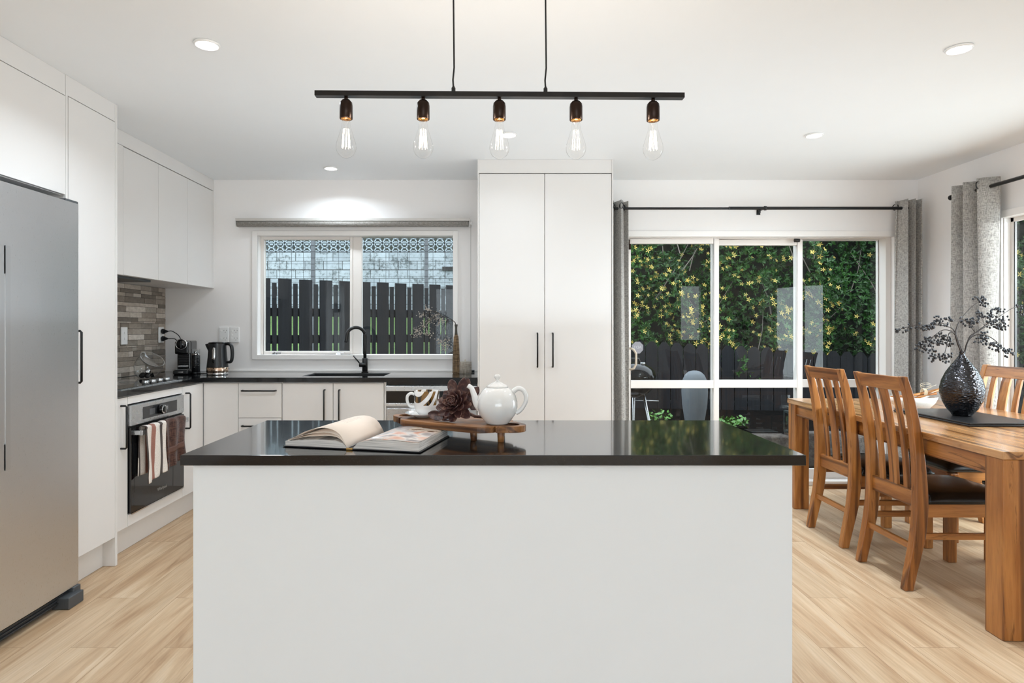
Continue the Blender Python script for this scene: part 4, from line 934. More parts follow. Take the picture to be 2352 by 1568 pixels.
dup(ch, (2.045, 3.745, 0), 0, 'dining chair on the left table side, at the far end by the door')
dup(ch, (3.070, 3.835, 0), R(180), 'dining chair across the table, seen right of the black vase')
dup(ch, (3.050, 3.16, 0), R(180), 'dining chair across the table, nearer the camera and mostly out of frame')
# leather mats
zt = .7495
t = thing('leather_placemats', (2.53, 3.4, zt), 'stack of black leather mats under the hammered vase', 'placemat')
for k in range(2): MB().box(2.352+.004*k, 2.722-.004*k, 3.11+.003*k, 3.70-.003*k, zt+.0006+.009*k, zt+.009+.009*k).build('mat', M['mat'], t, bevel=.0025)
# hammered vase
VZ = zt+.0186; VP = Vector((2.520, 3.385, VZ)); t = thing('hammered_vase', VP, 'dark hammered metal teardrop vase on the dining table', 'vase')
prof = [(0, 0), (.042, 0), (.046, .004), (.050, .012), (.072, .04), (.092, .08), (.1015, .12), (.101, .15), (.092, .19), (.072, .235), (.047, .275), (.026, .303), (.0145, .322), (.012, .333), (.0135, .341), (.010, .343), (.008, .33)]
zz_ = np.linspace(0, 1, 70); pz = [p[1] for p in prof]
fine = []
for i in range(len(prof)-1):
    for k in range(5): a = k/5; fine.append((prof[i][0]*(1-a)+prof[i+1][0]*a, prof[i][1]*(1-a)+prof[i+1][1]*a))
fine.append(prof[-1])
x = N('hammered_metal'); vo = x.n('ShaderNodeTexVoronoi', feature='SMOOTH_F1'); x.l(x.obj((1, 1, 1.9)), vo.inputs['Vector']); vo.inputs['Scale'].default_value = 72; vo.inputs['Smoothness'].default_value = .35
x.bump(vo.outputs['Distance'], .7, .004); M['hammer'] = x.set('47474a', .2, 1.0)
B(MB().lathe(fine, n=64), 'body', 'hammer', t)
mbr = plain('dark_stem', '241a16', .5); mbe = plain('blue_black_berry', '20262e', .28, var=.3, spec=.7)
YV = 3.385
branches = [
 ([(2211, 822), (2203, 795), (2196, 770), (2185, 753), (2150, 746), (2100, 748), (2065, 756)], -.02, [(2152, 735, 9), (2165, 742, 8), (2178, 735, 7), (2145, 748, 8), (2130, 752, 6), (2113, 752, 6), (2085, 753, 4), (2067, 756, 5)]),
 ([(2213, 822), (2207, 800), (2197, 778), (2188, 762), (2165, 758), (2140, 775)], .03, [(2158, 772, 8), (2165, 785, 9), (2150, 790, 7), (2175, 775, 7), (2135, 790, 8), (2118, 790, 8), (2125, 800, 6), (2130, 778, 6), (2140, 803, 6), (2180, 788, 5), (2108, 795, 5)]),
 ([(2213, 822), (2200, 790), (2192, 766), (2180, 765), (2175, 790), (2170, 810), (2165, 820)], -.05, [(2163, 818, 6), (2148, 822, 7), (2180, 818, 6), (2170, 826, 5), (2140, 818, 5)]),
 ([(2211, 822), (2196, 770), (2200, 745), (2215, 722), (2235, 702), (2250, 692)], .0, [(2256, 690, 8), (2262, 697, 6), (2245, 686, 4)]),
 ([(2213, 822), (2222, 785), (2240, 765), (2262, 748), (2290, 730), (2325, 708), (2345, 704)], .04, [(2250, 722, 8), (2240, 735, 8), (2265, 728, 8), (2278, 722, 8), (2290, 715, 5), (2300, 709, 4), (2280, 738, 8), (2232, 745, 7), (2222, 740, 6), (2270, 745, 5), (2345, 703, 6), (2350, 716, 8), (2214, 735, 5)]),
 ([(2213, 822), (2226, 775), (2245, 762), (2268, 748), (2290, 745)], -.03, [(2298, 742, 7), (2305, 750, 7), (2310, 735, 4), (2292, 752, 5), (2284, 744, 5)]),
 ([(2213, 822), (2224, 782), (2245, 768), (2270, 772), (2290, 785), (2310, 805)], -.06, [(2255, 778, 8), (2262, 770, 6), (2247, 785, 5), (2283, 795, 8), (2292, 800, 8), (2275, 790, 5), (2313, 812, 8), (2320, 808, 4), (2302, 806, 4)]),
]
nb = 0
blabs = ['berry branch reaching far left over the pale curtain', 'densely clustered berry branch drooping left of the vase', 'short berry branch hanging down just left of the vase neck', 'berry branch rising straight up above the vase', 'long berry branch sweeping up to the right frame edge', 'berry branch pointing right, below the long sweeping one', 'berry branch arching down to the right of the vase']
for bi, (pth, dy, cls) in enumerate(branches):
    t = thing('berry_branch', VP+Vector((0, 0, .33)), blabs[bi], 'berry branch', 'dark berry branches in the hammered vase')
    n_ = len(pth); pts = [px(x, y, YV+dy*(i/(n_-1))) for i, (x, y) in enumerate(pth)]
    b = MB(); b.tube(pts, list(np.linspace(.0036, .0014, n_)), 8, cm=6)
    for (x, y, c) in cls:
        j = min(range(n_), key=lambda i: (pth[i][0]-x)**2+(pth[i][1]-y)**2 if i > 1 else 1e9)
        yy = YV+dy*(j/(n_-1)); e = px(x, y, yy+rnd.gauss(0, .012)); s0 = pts[j]
        b.tube([s0, (s0+e)/2+Vector((0, 0, .006)), e], .0010, 5, cm=4)
    mbr_ = b.build('stem', mbr, t)
    b = MB(); b2 = MB()
    for (x, y, c) in cls:
        e = px(x, y, YV+dy)
        for _ in range(c+3):
            dv = Vector((rnd.gauss(0, 1), rnd.gauss(0, 1), rnd.gauss(0, 1))).normalized()*rnd.uniform(.013, .024); q = e+dv
            b2.tube([e, q], .0006, 4); b.sphere(q, rnd.uniform(.0046, .0062), 5, sc=(1, 1, 1.15))
    b.build('berries', mbe, t, kind='stuff'); b2.build('stalks', mbr, t, kind='stuff')
# bowl with wooden utensils
BO = Vector((2.535, 3.80, zt)); t = thing('oval_bowl', BO, 'long white speckled bowl behind the vase on the table', 'bowl')
x = N('speckled_ceramic'); f_ = x.noise(x.obj(), 190, 1); M['speck'] = x.set(x.ramp(f_, [(.70, 'e3e0da'), (.76, '8a8176')]), .45)
B(MB().lathe([(0, .0008), (.075, .0008), (.095, .010), (.125, .040), (.140, .074), (.1365, .075), (.120, .042), (.09, .014), (0, .008)], n=48, sy=.62), 'body', 'speck', t)
sticks = [((-.11, -.01, .060), (.17, .015, .118), 'reddish wooden stick crossing up out of the white bowl'), ((-.12, .03, .070), (.16, .03, .092), 'straight wooden stick lying across the white bowl'), ((-.04, .0, .045), (.19, -.015, .135), 'tallest wooden stick leaning out of the white bowl')]
for a, c, lb in sticks:
    t = thing('wooden_stick', BO+Vector(a), lb, 'wooden stick', 'wooden sticks in the speckled bowl'); v = Vector(c)-Vector(a)
    B(MB().tube([(0, 0, 0), v*.5, v], [.007, .009, .008], 10), 'shaft', 'woodX', t)
t = thing('raffia_bow', BO+Vector((.065, .0, .098)), 'pale raffia bow tied round the wooden sticks in the bowl', 'raffia tie'); b = MB()
for k in range(5): b.tube([(.004*k-.008, .020*math.cos(a), .004+.022*math.sin(a)) for a in np.linspace(0, 2*math.pi, 16, endpoint=False)], .0018, 5, close=True)
for s in (-1, 1):
    for k in range(2): b.tube([(s*(.003+.03*math.sin(a)), -.018+.003*k, .028+.012*(1-math.cos(a))+.01*k) for a in np.linspace(0, math.pi, 10)], .0009, 5)
b.tube([(0, -.02, .026), (.03, -.02, .04), (.06, -.02, .05)], .0008, 5)
B(b, 'raffia', plain('raffia', 'd8c9ae', .8), t)

# ------------------------------------------------------------------ curtains and rods
def curtain(name, c0, c1, ztop, zbot, folds, amp, normal, label, phase=0, spread=1.12, eye=(0, 1)):
    c0, c1, nrm = Vector(c0), Vector(c1), Vector(normal); mid = (c0+c1)/2
    t = thing(name, (mid.x, mid.y, zbot), label, 'curtain', 'grey curtains')
    rr = random.Random(len(label))
    def fn(u, v):
        k = 1-v; sp = 1+(spread-1)*math.sin(min(k*1.1, 1)*math.pi/2)*0.5
        base = mid+(c0-mid)*(1-2*u)*sp if True else 0
        th = u*folds*2*math.pi+phase; a = amp*(1+.25*math.sin(3*u+2*k))
        off = math.sin(th+.5*math.sin(k*2.2+u*3))*a; lat = math.cos(th*2)*amp*.12
        d = (c1-c0).normalized()
        p = base+nrm*off+d*lat; return (p.x, p.y, zbot+(ztop-zbot)*v)
    mb = MB().grid(fn, int(folds*22), 30); mb.build('fabric', M['curtain'], t, solid=.003)
    for i in range(int(folds*2)):
        u = (i+.5-phase/math.pi)/(folds*2)
        if not eye[0] < u < eye[1]: continue
        p = Vector(fn(u, 1-.03)); p.z = ztop-.045; d = (c1-c0).normalized()
        cxa = (nrm*(.5 if 1 else 0)+d).normalized()
        b = MB(); up = Vector((0, 0, 1)); side = cxa.cross(up).normalized()
        b.tube([p+side*.022*math.cos(a)+up*.022*math.sin(a) for a in np.linspace(0, 2*math.pi, 20, endpoint=False)], .0035, 6, close=True); b.build('eyelet', M['black'], t)
    return t
RYd = 4.82; zr = CH+(757-478)*RYd/F
curtain('curtain', (.862, RYd, 0), (1.035, RYd, 0), zr+.055, .015, 2.5, .045, (0, 1, 0), 'grey linen curtain hanging beside the white pantry', spread=1.25)
curtain('curtain', (3.105, RYd-.01, 0), (3.265, RYd-.01, 0), zr+.060, .015, 3.0, .050, (0, 1, 0), 'grey linen curtain at the right end of the sliding door', .6, 1.05, (0, .14))
RXr = 3.225
curtain('curtain', (RXr, 4.40, 0), (RXr, 4.06, 0), zr+.060, .015, 3.0, .052, (1, 0, 0), 'grey linen curtain on the right wall behind the vase, partly sunlit', 1.2, 1.05, (.78, 1))
t = thing('curtain_rod', (2.0, RYd, zr), 'black curtain rod above the sliding glass door', 'curtain rod', 'black curtain rods')
xa = (1425-CX)*RYd/F-.12
MB().cyl((xa, RYd, zr-.002), .0095, (1675-CX)*RYd/F-xa, 16, axis='X').build('rod', M['black'], t); MB().cyl(((1675-CX)*RYd/F, RYd, zr), .0118, (2080-1675)*RYd/F+.05, 16, axis='X').build('outer_rod', M['black'], t)
MB().cyl(((1674-CX)*RYd/F, RYd, zr), .0125, .006, 16, axis='X').build('joint', M['grey'], t)
for x in (1755, 1745):
    X = (x-CX)*RYd/F
    (MB().cyl((X, RYd, zr), .017, .016, 18, axis='X') if x == 1755 else MB().cyl((X, RYd, zr-.036), .007, .03, 12)).build('bracket_ring', M['black'], t)
X = (1755-CX)*RYd/F; MB().box(X, X+.012, RYd, YB-.001, zr-.005, zr+.005).box(X-.008, X+.02, YB-.006, YB-.0006, zr-.03, zr+.03).build('bracket', M['black'], t)
t = thing('curtain_rod', (RXr, 3.3, zr), 'black curtain rod on the right wall above the glazed door', 'curtain rod', 'black curtain rods')
MB().cyl((RXr, 2.2, zr), .012, 2.22, 16, axis='Y').build('rod', M['black'], t); MB().cyl((RXr, 4.42, zr), .018, .022, 18, axis='Y').build('finial', M['black'], t)
MB().box(RXr, XR-.001, 4.40, 4.412, zr-.005, zr+.005).build('bracket', M['black'], t)
# security sticker on the glass
q = px(1464, 798, YD+.004); t = thing('window_sticker', (q.x, YD-.0007, q.z), 'octagonal alarm sticker with reversed ADT letters on sliding door glass', 'sticker')
oc = [(.048*math.cos(R(22.5+45*k)), .050*math.sin(R(22.5+45*k))) for k in range(8)]
B(MB().prism(oc, -.0008, -.0002, 'XZ'), 'octagon', plain('sticker_back', '8c8c93', .6), t)
text_mesh('ADT', .032, plain('sticker_print', 'b9b9bf', .6), 'letters', t, Matrix.Translation((0, -.0010, .002)) @ Matrix.Rotation(R(90), 4, 'X') @ Matrix.Diagonal((-1, 1, 1, 1)), .0002)

# ------------------------------------------------------------------ outdoors
mgr = N('garden_ground'); g_ = mgr.noise(mgr.obj(), 30, 5); M['patio'] = mgr.set(mgr.ramp(g_, [(.3, '4a4643'), (.7, '6d6862')]), .9)
mgr = N('lawn_grass'); g_ = mgr.noise(mgr.obj((1, .3, 1)), 45, 5); mgr.bump(g_, 1, .03); M['grass'] = mgr.set(mgr.ramp(g_, [(.3, '3a5426'), (.7, '5c7a38')]), .9)
S('ground', MB().box(-12, 14, YB+WT+.12, 22, -.30, -.06), M['patio'])
S('doorstep', MB().box(.9, 3.4, YB+WT, YB+WT+.119, -.2, -.02), M['patio'])
# left: lawn bank up to the block wall
b = MB(); b.add([(-9, 6.9, -.05), (.15, 8.05, -.05), (-9, 13.3, 1.52), (.15, 13.3, 1.52), (-9, 13.3, -.05), (.15, 13.3, -.05)], [(0, 1, 3, 2), (0, 2, 4), (1, 5, 3), (4, 5, 1, 0), (2, 3, 5, 4)])
S('lawn_bank', b, M['grass'])
# fence with alternating palings
mf = N('dark_stained_timber'); f_ = mf.noise(mf.obj((20, 20, .8), rand=True), 3, 4); mf.bump(f_, .25, .003); M['fence'] = mf.set(mf.ramp(f_, [(.3, '0c0d10'), (.7, '15181d')]), .75, 0, .25)
t = thing('paling_fence', (-2.22, 6.2, -.06), 'dark fence of alternating wide and narrow palings outside the kitchen window', 'fence')
F0, F1 = Vector((-2.22, 6.2, 0)), Vector((-.43, 7.21, 0)); dF = (F1-F0).normalized(); aF = math.atan2(dF.y, dF.x)
MF = Matrix.Translation(F0) @ Matrix.Rotation(aF, 4, 'Z')
sx = -.115-.2*7
for k in range(20):
    a = sx+k*.2037
    MB().box(a, a+.128, -.02, 0, -.055, 1.733, M=MF).build('wide_paling', M['fence'], t)
    MB().box(a+.1445, a+.1865, -.02, 0, -.055, 1.69, M=MF).build('narrow_paling', M['fence'], t)
for (z0, z1) in ((1.362, 1.445), (1.09, 1.175), (.3, .38)): MB().box(sx-.02, sx+20*.2037, .0005, .04, z0, z1, M=MF).build('rail', M['fence'], t)
# block wall with breeze blocks on top
x = N('weathered_white_block'); v = x.obj(); br = x.n('ShaderNodeTexBrick'); mp = x.n('ShaderNodeMapping'); mp.inputs[2].default_value = (R(-90), 0, 0); tc = x.n('ShaderNodeTexCoord'); x.l(tc.outputs['Object'], mp.inputs[0])
cs = x.n('ShaderNodeSeparateXYZ'); x.l(tc.outputs['Object'], cs.inputs[0]); cb = x.n('ShaderNodeCombineXYZ'); x.l(cs.outputs[0], cb.inputs[0]); x.l(cs.outputs[2], cb.inputs[1]); x.l(cb.outputs[0], br.inputs[0])
br.inputs['Scale'].default_value = 1; br.inputs['Brick Width'].default_value = .40; br.inputs['Row Height'].default_value = .185; br.inputs['Mortar Size'].default_value = .006; br.inputs['Color1'].default_value = srgb('858e95'); br.inputs['Color2'].default_value = srgb('99a2a9'); br.inputs['Mortar'].default_value = srgb('2c3033')
d1 = x.noise(v, 2.2, 6, .7, .5); d2_ = x.noise(v, 14, 6, .7); dm = x.math('MULTIPLY', d1, d2_); dirt = x.ramp(dm, [(.17, (1, 1, 1)), (.27, (.85, .85, .83)), (.34, (.32, .33, .32))])
M['block'] = x.set(x.mix(1, br.outputs[0], dirt, 'MULTIPLY'), .9)
YW = 13.5; t = thing('block_wall', (-3, YW, 1.4), 'weathered white concrete block wall with patterned screen blocks on top', 'garden wall')
MB().box(-9, .8, YW, YW+.2, .5, 2.885).build('block_courses', M['block'], t)
mscr = plain('white_screen_block', '8f9aa1', .9, var=.2)
b = MB(); bw = .19; z0 = 2.89; rows = 4
for r_ in range(rows):
    for c_ in range(51):
        X0 = -9+c_*bw; Z0 = z0+r_*bw; X1 = X0+bw; Z1 = Z0+bw; cx_, cz_ = (X0+X1)/2, (Z0+Z1)/2; th = .026
        def seg(p, q): 
            d_ = Vector((q[0]-p[0], 0, q[1]-p[1])); n_ = Vector((-d_.z, 0, d_.x)).normalized()*th/2
            v_ = [Vector((p[0], YW+.02, p[1]))+n_, Vector((q[0], YW+.02, q[1]))+n_, Vector((q[0], YW+.02, q[1]))-n_, Vector((p[0], YW+.02, p[1]))-n_]
            b.add([tuple(a) for a in v_]+[(a.x, a.y+.10, a.z) for a in v_], [(0, 1, 2, 3), (7, 6, 5, 4), (0, 4, 5, 1), (1, 5, 6, 2), (2, 6, 7, 3), (3, 7, 4, 0)])
        h = bw*.22
        seg((X0, Z0+.01), (X1, Z0+.01))
        seg((X0, cz_), (cx_-h, cz_)) if False else None
        # hexagon-star tracery
        k_ = bw*.17
        seg((cx_-k_, cz_), (cx_+k_, cz_)); seg((cx_-k_, cz_), (X0, Z0)); seg((cx_-k_, cz_), (X0, Z1)); seg((cx_+k_, cz_), (X1, Z0)); seg((cx_+k_, cz_), (X1, Z1))
        seg((cx_-k_*1.1, Z0+bw*.14), (cx_+k_*1.1, Z0+bw*.14)); seg((cx_-k_*1.1, Z1-bw*.14), (cx_+k_*1.1, Z1-bw*.14))
b.build('screen_blocks', mscr, t)
# dark vegetation beyond the screen wall
MB().box(-9, .8, 16, 16.3, -.06, 4.6).build('dark_hedge_row', plain('dark_greenery', '3a4038', 1, var=.6), label='dark greenery seen through the screen blocks', cat='hedge')
# wire trellis
t = thing('wire_trellis', (-1.5, 9.0, .4), 'timber posts carrying a dark wire mesh in front of the block wall', 'trellis'); YT = 9.0; mw = plain('dark_wire', '23262a', .6)
for (x, w) in ((718, .052), (979, .05)):
    p = px(x, 640, YT); MB().box(p.x-w/2, p.x+w/2, YT, YT+.05, .2, 3.0).build('post', plain('grey_weathered_post', '5c6064', .9, var=.3), t)
b = MB()
for k in range(26):
    X = -4.2+k*.168; b.box(X-.0022, X+.0022, YT-.006, YT-.002, .8, 2.9)
for k in range(26): b.box(-4.3, .1, YT-.004, YT, 1.55+k*.11*(.8)-.002, 1.55+k*.11*.8+.002)
b.build('wire_mesh', mw, t)
t = thing('wall_vent', px(1033, 617, YW-.02), 'dark rectangular slot in the white block wall', 'vent'); B(MB().box(-.16, .16, -.01, .015, -.045, .045), 'slot', 'shadowgap', t)
# right: raised bed, fence, hedge
mm = N('dark_bark_mulch'); f_ = mm.noise(mm.obj(), 28, 6, .8); mm.bump(f_, 1, .06); M['mulch'] = mm.set(mm.ramp(f_, [(.38, '030303'), (.55, '100e0c'), (.72, '2a221d')]), .95, 0, .1)
mm = N('rough_retaining_stone'); f_ = mm.noise(mm.obj(), 26, 6, .75); mm.bump(f_, 1, .04); M['rock'] = mm.set(mm.ramp(f_, [(.3, '4c4541'), (.7, '8a817a')]), .95)
S('garden_bed', MB().box(.6, 9.5, 6.02, 9.6, -.055, .22), M['mulch'])
r2 = random.Random(4); t = thing('retaining_edge', (2.8, 5.9, -.055), 'rough stone retaining edge of the raised garden bed', 'garden edging'); X = .6
b = MB()
while X < 5.2:
    w = r2.uniform(.35, .6); MB().box(X, X+w-.008, 5.86+r2.uniform(-.02, .02), 6.018, -.055, .255+r2.uniform(-.02, .02)).build('stone_block', M['rock'], t, bevel=.02); X += w
def fencep(pts, top0, top1):
    t = thing('picket_fence', (pts[0][0], pts[0][1], .1), 'black picket fence with pointed tops behind the garden bed', 'fence')
    A, B_ = Vector(pts[0]+(0,)), Vector(pts[1]+(0,)); d_ = (B_-A); L = d_.length; d_.normalize(); n_ = int(L/.156); Mx = Matrix.Translation(A) @ Matrix.Rotation(math.atan2(d_.y, d_.x), 4, 'Z')
    for k in range(n_):
        a = k*.156; z = top0+(top1-top0)*k/n_; w = .148
        MB().prism([(a, .2), (a+w, .2), (a+w, z-.065), (a+w*.68, z), (a+w*.32, z), (a, z-.065)], -.018, 0, 'XZ', M=Mx).build('picket', M['fence'], t)
    for z in (.35, .75): MB().box(0, n_*.156, .0005, .04, z, z+.07, M=Mx).build('rail', M['fence'], t)
fencep([(1.05, 8.25), (9.0, 5.9+1.2)], 1.125, .72)
# hedge
def hedge_mesh(name, rng, n_ros, x0, x1, z0, z1, yf, mats, parent, lsize=(.042, .075), depth=.5, seed=1):
    r = np.random.RandomState(seed); V = []; Fc = []; k = 0
    nl = 8; tot = n_ros*nl
    X = r.uniform(x0, x1, n_ros); Z = r.uniform(z0, z1, n_ros); dep = r.uniform(0, 1, n_ros)**1.6*depth
    bumpy = .16*np.sin(X*3.1+1)*np.sin(Z*2.7+.4)+.12*np.sin(X*6.3+Z*4.9)+.08*np.sin(X*11+2*Z)
    Y = np.array([yf(a) for a in X])+bumpy+dep
    C = np.stack([X, Y, Z], 1); C = np.repeat(C, nl, 0)
    ax = np.stack([r.normal(0, .45, n_ros), -1+r.normal(0, .3, n_ros), .35+r.normal(0, .4, n_ros)], 1); ax /= np.linalg.norm(ax, axis=1)[:, None]; ax = np.repeat(ax, nl, 0)
    rv = r.normal(0, 1, (tot, 3)); d_ = rv-ax*(rv*ax).sum(1)[:, None]; d_ /= np.linalg.norm(d_, axis=1)[:, None]
    el = r.uniform(.15, 1.1, tot)[:, None]; D = d_*np.cos(el)+ax*np.sin(el); S_ = np.cross(D, ax); S_ /= np.linalg.norm(S_, axis=1)[:, None]; Nn = np.cross(S_, D)
    L = r.uniform(lsize[0], lsize[1], tot)[:, None]; Wd = L*.16
    p0 = C; p1 = C+D*L*.55+S_*Wd+Nn*.004; p2 = C+D*L; p3 = C+D*L*.55-S_*Wd+Nn*.004; pm = C+D*L*.55-Nn*.004
    Vv = np.stack([p0, p1, p2, p3, pm], 1).reshape(-1, 3); i = np.arange(tot)*5
    Fv = np.concatenate([np.stack([i, i+1, i+4], 1), np.stack([i+1, i+2, i+4], 1), np.stack([i+4, i+2, i+3], 1), np.stack([i, i+4, i+3], 1)])
    me = bpy.data.meshes.new(name); me.vertices.add(len(Vv)); off = np.array(parent.location) if parent else np.zeros(3)
    me.vertices.foreach_set('co', (Vv-off).ravel()); me.loops.add(len(Fv)*3); me.loops.foreach_set('vertex_index', Fv.ravel()); me.polygons.add(len(Fv)); me.polygons.foreach_set('loop_start', np.arange(len(Fv))*3)
    me.polygons.foreach_set('loop_total', np.full(len(Fv), 3)); me.update(calc_edges=True)
    for m_ in mats: me.materials.append(m_)
    o = bpy.data.objects.new(name, me); COL.objects.link(o); o.parent = parent; return o, C[::nl], ax[::nl]
x = N('hedge_leaf'); ns_ = x.noise(x.obj(), 2.0, 3); n2 = x.noise(x.obj(), 35, 2); q_ = x.math('ADD', x.math('MULTIPLY', ns_, .45), x.math('MULTIPLY', n2, .55))
lc = x.ramp(q_, [(.32, '0f250b'), (.48, '1f4419'), (.62, '386527'), (.74, '5a8538')]); M['hleaf'] = x.set(lc, .42, 0, .4)
x = N('yellow_petal'); M['petal'] = x.set(x.ramp(x.noise(x.obj(), 8, 2), [(.3, 'b39a3c'), (.7, 'd2bf6c')]), .6)
HF = lambda a: 8.25-(a-1.05)*(8.25-7.1)/7.95+.22
t = thing('flowering_hedge', (4.0, 8.6, .2), 'tall dense green hedge with yellow flowers rising over the picket fence', 'hedge')
hg, CC, AX = hedge_mesh('foliage', None, 12500, .3, 9.2, .62, 3.5, HF, [M['hleaf']], t, seed=2)
b = MB(); xs_ = np.linspace(.3, 9.2, 30)
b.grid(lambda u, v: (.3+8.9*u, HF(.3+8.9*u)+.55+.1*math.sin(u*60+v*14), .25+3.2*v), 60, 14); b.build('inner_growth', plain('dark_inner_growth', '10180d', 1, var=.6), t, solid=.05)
b = MB(); r3 = random.Random(12)
for k in range(60):
    X = r3.uniform(.6, 8); Y0 = HF(X)+r3.uniform(.0, .2); p0 = Vector((X, Y0, r3.uniform(.7, 2.6))); d_ = Vector((r3.uniform(-.5, .5), r3.uniform(-.1, .05), r3.uniform(.3, .8))); b.tube([p0, p0+d_*.5+Vector((.03, 0, 0)), p0+d_], [.008, .006, .003], 5)
b.build('branches', plain('grey_branch', '6e675e', .9), t)
def flower(mb, c, ax_, s):
    ax_ = Vector(ax_); q = ax_.to_track_quat('Z', 'Y').to_matrix().to_4x4(); A = Matrix.Translation(c) @ q
    v = [(0, 0, 0)]; f = []
    for k in range(5):
        a = k*2*math.pi/5; 
        for (r_, da, z) in ((.55, -.32, .12), (1, -.05, .2), (.55, .32, .12)): v.append((s*r_*math.cos(a+da), s*r_*math.sin(a+da), s*z))
        f.append((0, 1+k*3, 2+k*3, 3+k*3))
    mb.add(v, f, M=A)
r4 = np.random.RandomState(8); fr_ = MB(); one = MB(); flower(one, (0, 0, 0), (0, -1, .2), .037); fm = None; cnt = 0
cand = [i for i in range(len(CC))]; r4.shuffle(cand); nf = 0
for i in cand:
    c = CC[i]; ff = c[1]-HF(c[0])
    cl_ = math.sin(c[0]*2.3+1.2)+math.sin(c[2]*3.1+c[0]*1.2)+.8*math.sin(c[0]*5.1)
    if ff > .22 or cl_ < -.9+r4.uniform(-1.2, 1.2): continue
    if c[2] < .9 or c[0] > 6 and r4.rand() < .6: continue
    nf += 1
    if nf > 1500: break
    pos = Vector(c)+Vector((0, -.07, .02)); sc_ = r4.uniform(.6, 1.15)
    if nf <= 100 and c[0] < 4.5:
        q = Vector((r4.normal(0, .5), -1, .2+r4.normal(0, .5)))
        if fm is None: o = one.build('blossom', M['petal'], t, world=False); fm = o
        else: o = fm.copy(); COL.objects.link(o)
        o.parent = t; o.location = pos-t.location; o.rotation_euler = (r4.uniform(-.6, .6), r4.uniform(0, 3), r4.uniform(-.7, .7)); o.scale = (sc_,)*3
    else: flower(fr_, pos, (r4.normal(0, .5), -1, .2+r4.normal(0, .5)), .037*sc_)
fr_.build('blossoms', M['petal'], t, kind='stuff')
# greenery beside the right door
t = thing('side_hedge', (7.0, 4.0, -.06), 'green shrubs outside the glazed door on the right wall', 'hedge')
def side():
    o, _, _ = hedge_mesh('foliage', None, 3000, 0, 5.3, 0, 3.0, lambda a: 0, [M['hleaf']], None, seed=5)
    o.parent = t; o.rotation_euler = (0, 0, R(-90)); o.location = (-.25, 2.0, .06)
side()
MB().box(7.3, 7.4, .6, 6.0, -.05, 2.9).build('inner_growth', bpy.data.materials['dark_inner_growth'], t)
S('side_lawn', MB().box(XR+WT+.01, 9, .5, 5.9, -.3, -.05), M['patio'])
# kettle barbecue
Kx = Vector((1.235, 5.48, 0)); t = thing('kettle_barbecue', (Kx.x, Kx.y, -.06), 'black round kettle barbecue on tripod legs outside the sliding door', 'barbecue')
enam = plain('black_enamel', '060607', .14, spec=.3)
MB().lathe([(0, .64), (.06, .645), (.13, .69), (.175, .75), (.19, .80), (.188, .802), (.17, .80)], Kx, 40).build('bowl', enam, t)
ld = MB().lathe([(.192, .802), (.190, .83), (.165, .885), (.11, .925), (.05, .942), (0, .945)], Kx, 40).build('lid', enam, t)
MB().cyl((Kx.x+.06, Kx.y-.06, .93), .022, .018, 16).build('vent', M['steel'], ld)
MB().tube([(Kx.x-.05, Kx.y, .935), (Kx.x-.04, Kx.y, .975), (Kx.x+.04, Kx.y, .975), (Kx.x+.05, Kx.y, .935)], .010, 8).build('lid_handle', M['blackp'], ld)
for a in (-40, 80, 200):
    c_, s1 = math.cos(R(a)), math.sin(R(a)); MB().tube([(Kx.x+.09*c_, Kx.y+.09*s1, .67), (Kx.x+.25*c_, Kx.y+.25*s1, -.055)], .012, 10).build('leg', M['steel'], t)
MB().cyl((Kx.x, Kx.y, .22), .15, .01, 30).build('ash_tray', M['steel'], t); MB().tube([(Kx.x+.0, Kx.y-.02, .62), (Kx.x+.20, Kx.y-.05, .615)], .005, 8).build('damper_lever', M['steel'], t)
# urn
U = Vector((1.99, 6.2, .22)); t = thing('concrete_urn', U, 'tall smooth grey concrete egg-shaped urn on the garden bed', 'urn')
B(MB().lathe([(0, .0), (.065, .0), (.075, .02), (.098, .14), (.118, .28), (.125, .40), (.122, .46), (.112, .52), (.092, .565), (.06, .595), (.02, .607), (0, .608)], n=44), 'body', plain('grey_concrete', '6b7176', .8, nb=.5, ns=60, var=.12), t)
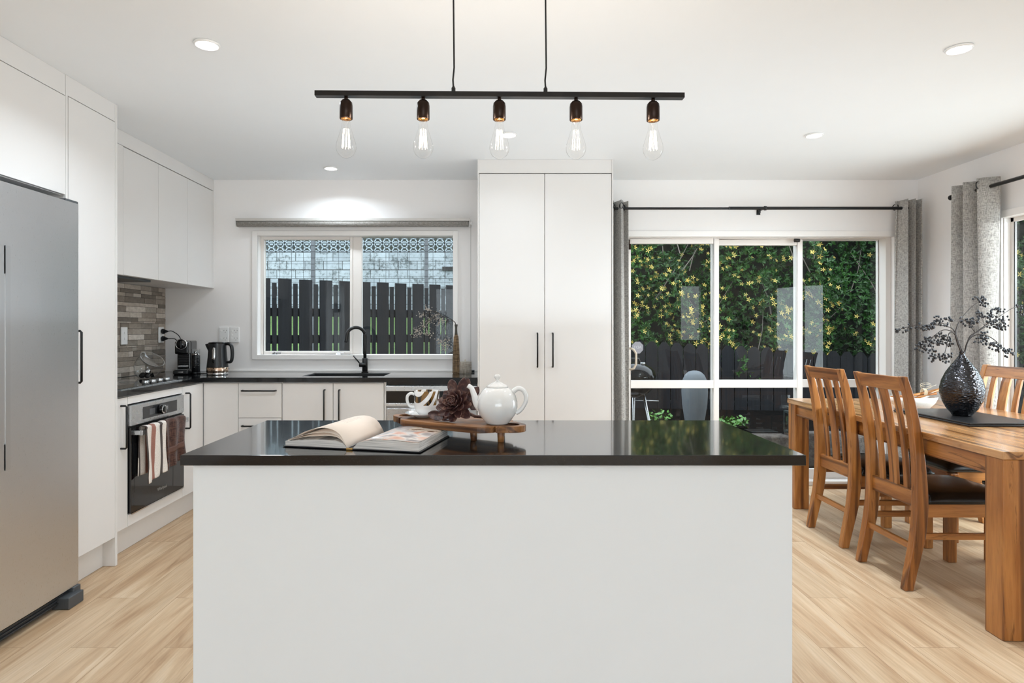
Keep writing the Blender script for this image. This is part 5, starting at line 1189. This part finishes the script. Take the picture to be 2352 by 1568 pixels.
# plants and lantern
def plant(loc, s, label, n=70, seed=1):
    t = thing('garden_plant', loc, label, 'plant', 'small plants in the garden bed'); r = random.Random(seed); b = MB(); bs = MB()
    for k in range(n):
        a = r.uniform(0, 6.28); rad = s*math.sqrt(r.random()); c = Vector((rad*math.cos(a), rad*.6*math.sin(a), r.uniform(.02, .11))); q = Matrix.Translation(c) @ Euler((r.uniform(-.9, .9), r.uniform(-.9, .9), a)).to_matrix().to_4x4()
        b.add([(0, 0, 0), (.014, .02, .004), (.012, .038, .006), (0, .046, .004), (-.012, .038, .006), (-.014, .02, .004)], [(0, 1, 2, 3), (0, 3, 4, 5)], M=q)
        if k % 4 == 0: bs.tube([(c.x*.3, c.y*.3, -.0), c], .002, 5)
    B(b, 'leaves', plain('bright_green_leaf', '5f9440', .35, var=.4), t); B(bs, 'stems', mtw, t)
plant(px(1516, 957, 6.9), .14, 'small leafy plant left of the concrete urn', 70, 1)
plant(px(1680, 973, 6.45), .17, 'brighter low leafy plant right of the concrete urn', 110, 2)
for o in [o for o in bpy.data.objects if o.name.startswith('garden_plant')]: o.location.z = .221
Lx = Vector((2.83, 5.94, .262)); t = thing('garden_lantern', Lx, 'dark metal lantern standing on the stone garden edge', 'lantern'); ml = plain('verdigris_metal', '2c3433', .6)
b = MB().box(-.065, .065, -.05, .05, 0, .02).box(-.065, .065, -.05, .05, .185, .205).box(-.03, .03, -.03, .03, .205, .235).box(-.04, .04, -.035, .035, .235, .245)
for sx_ in (-1, 1):
    for sy_ in (-1, 1): b.box(*sorted((sx_*.065, sx_*.055)), *sorted((sy_*.05, sy_*.04)), .02, .185)
B(b, 'frame', ml, t, bevel=.002); B(MB().box(-.055, .055, -.042, .042, .022, .183), 'glass', 'glass', t)
t = thing('slate_slab', px(1748, 971, 6.2), 'dark flat slate slab lying on the mulch', 'slab'); t.location.z = .2205; B(MB().box(-.13, .13, -.10, .10, .0, .02), 'slab', 'blackp', t, bevel=.004)
for o in SC.objects:
    if o.type == 'MESH': o.data.validate()
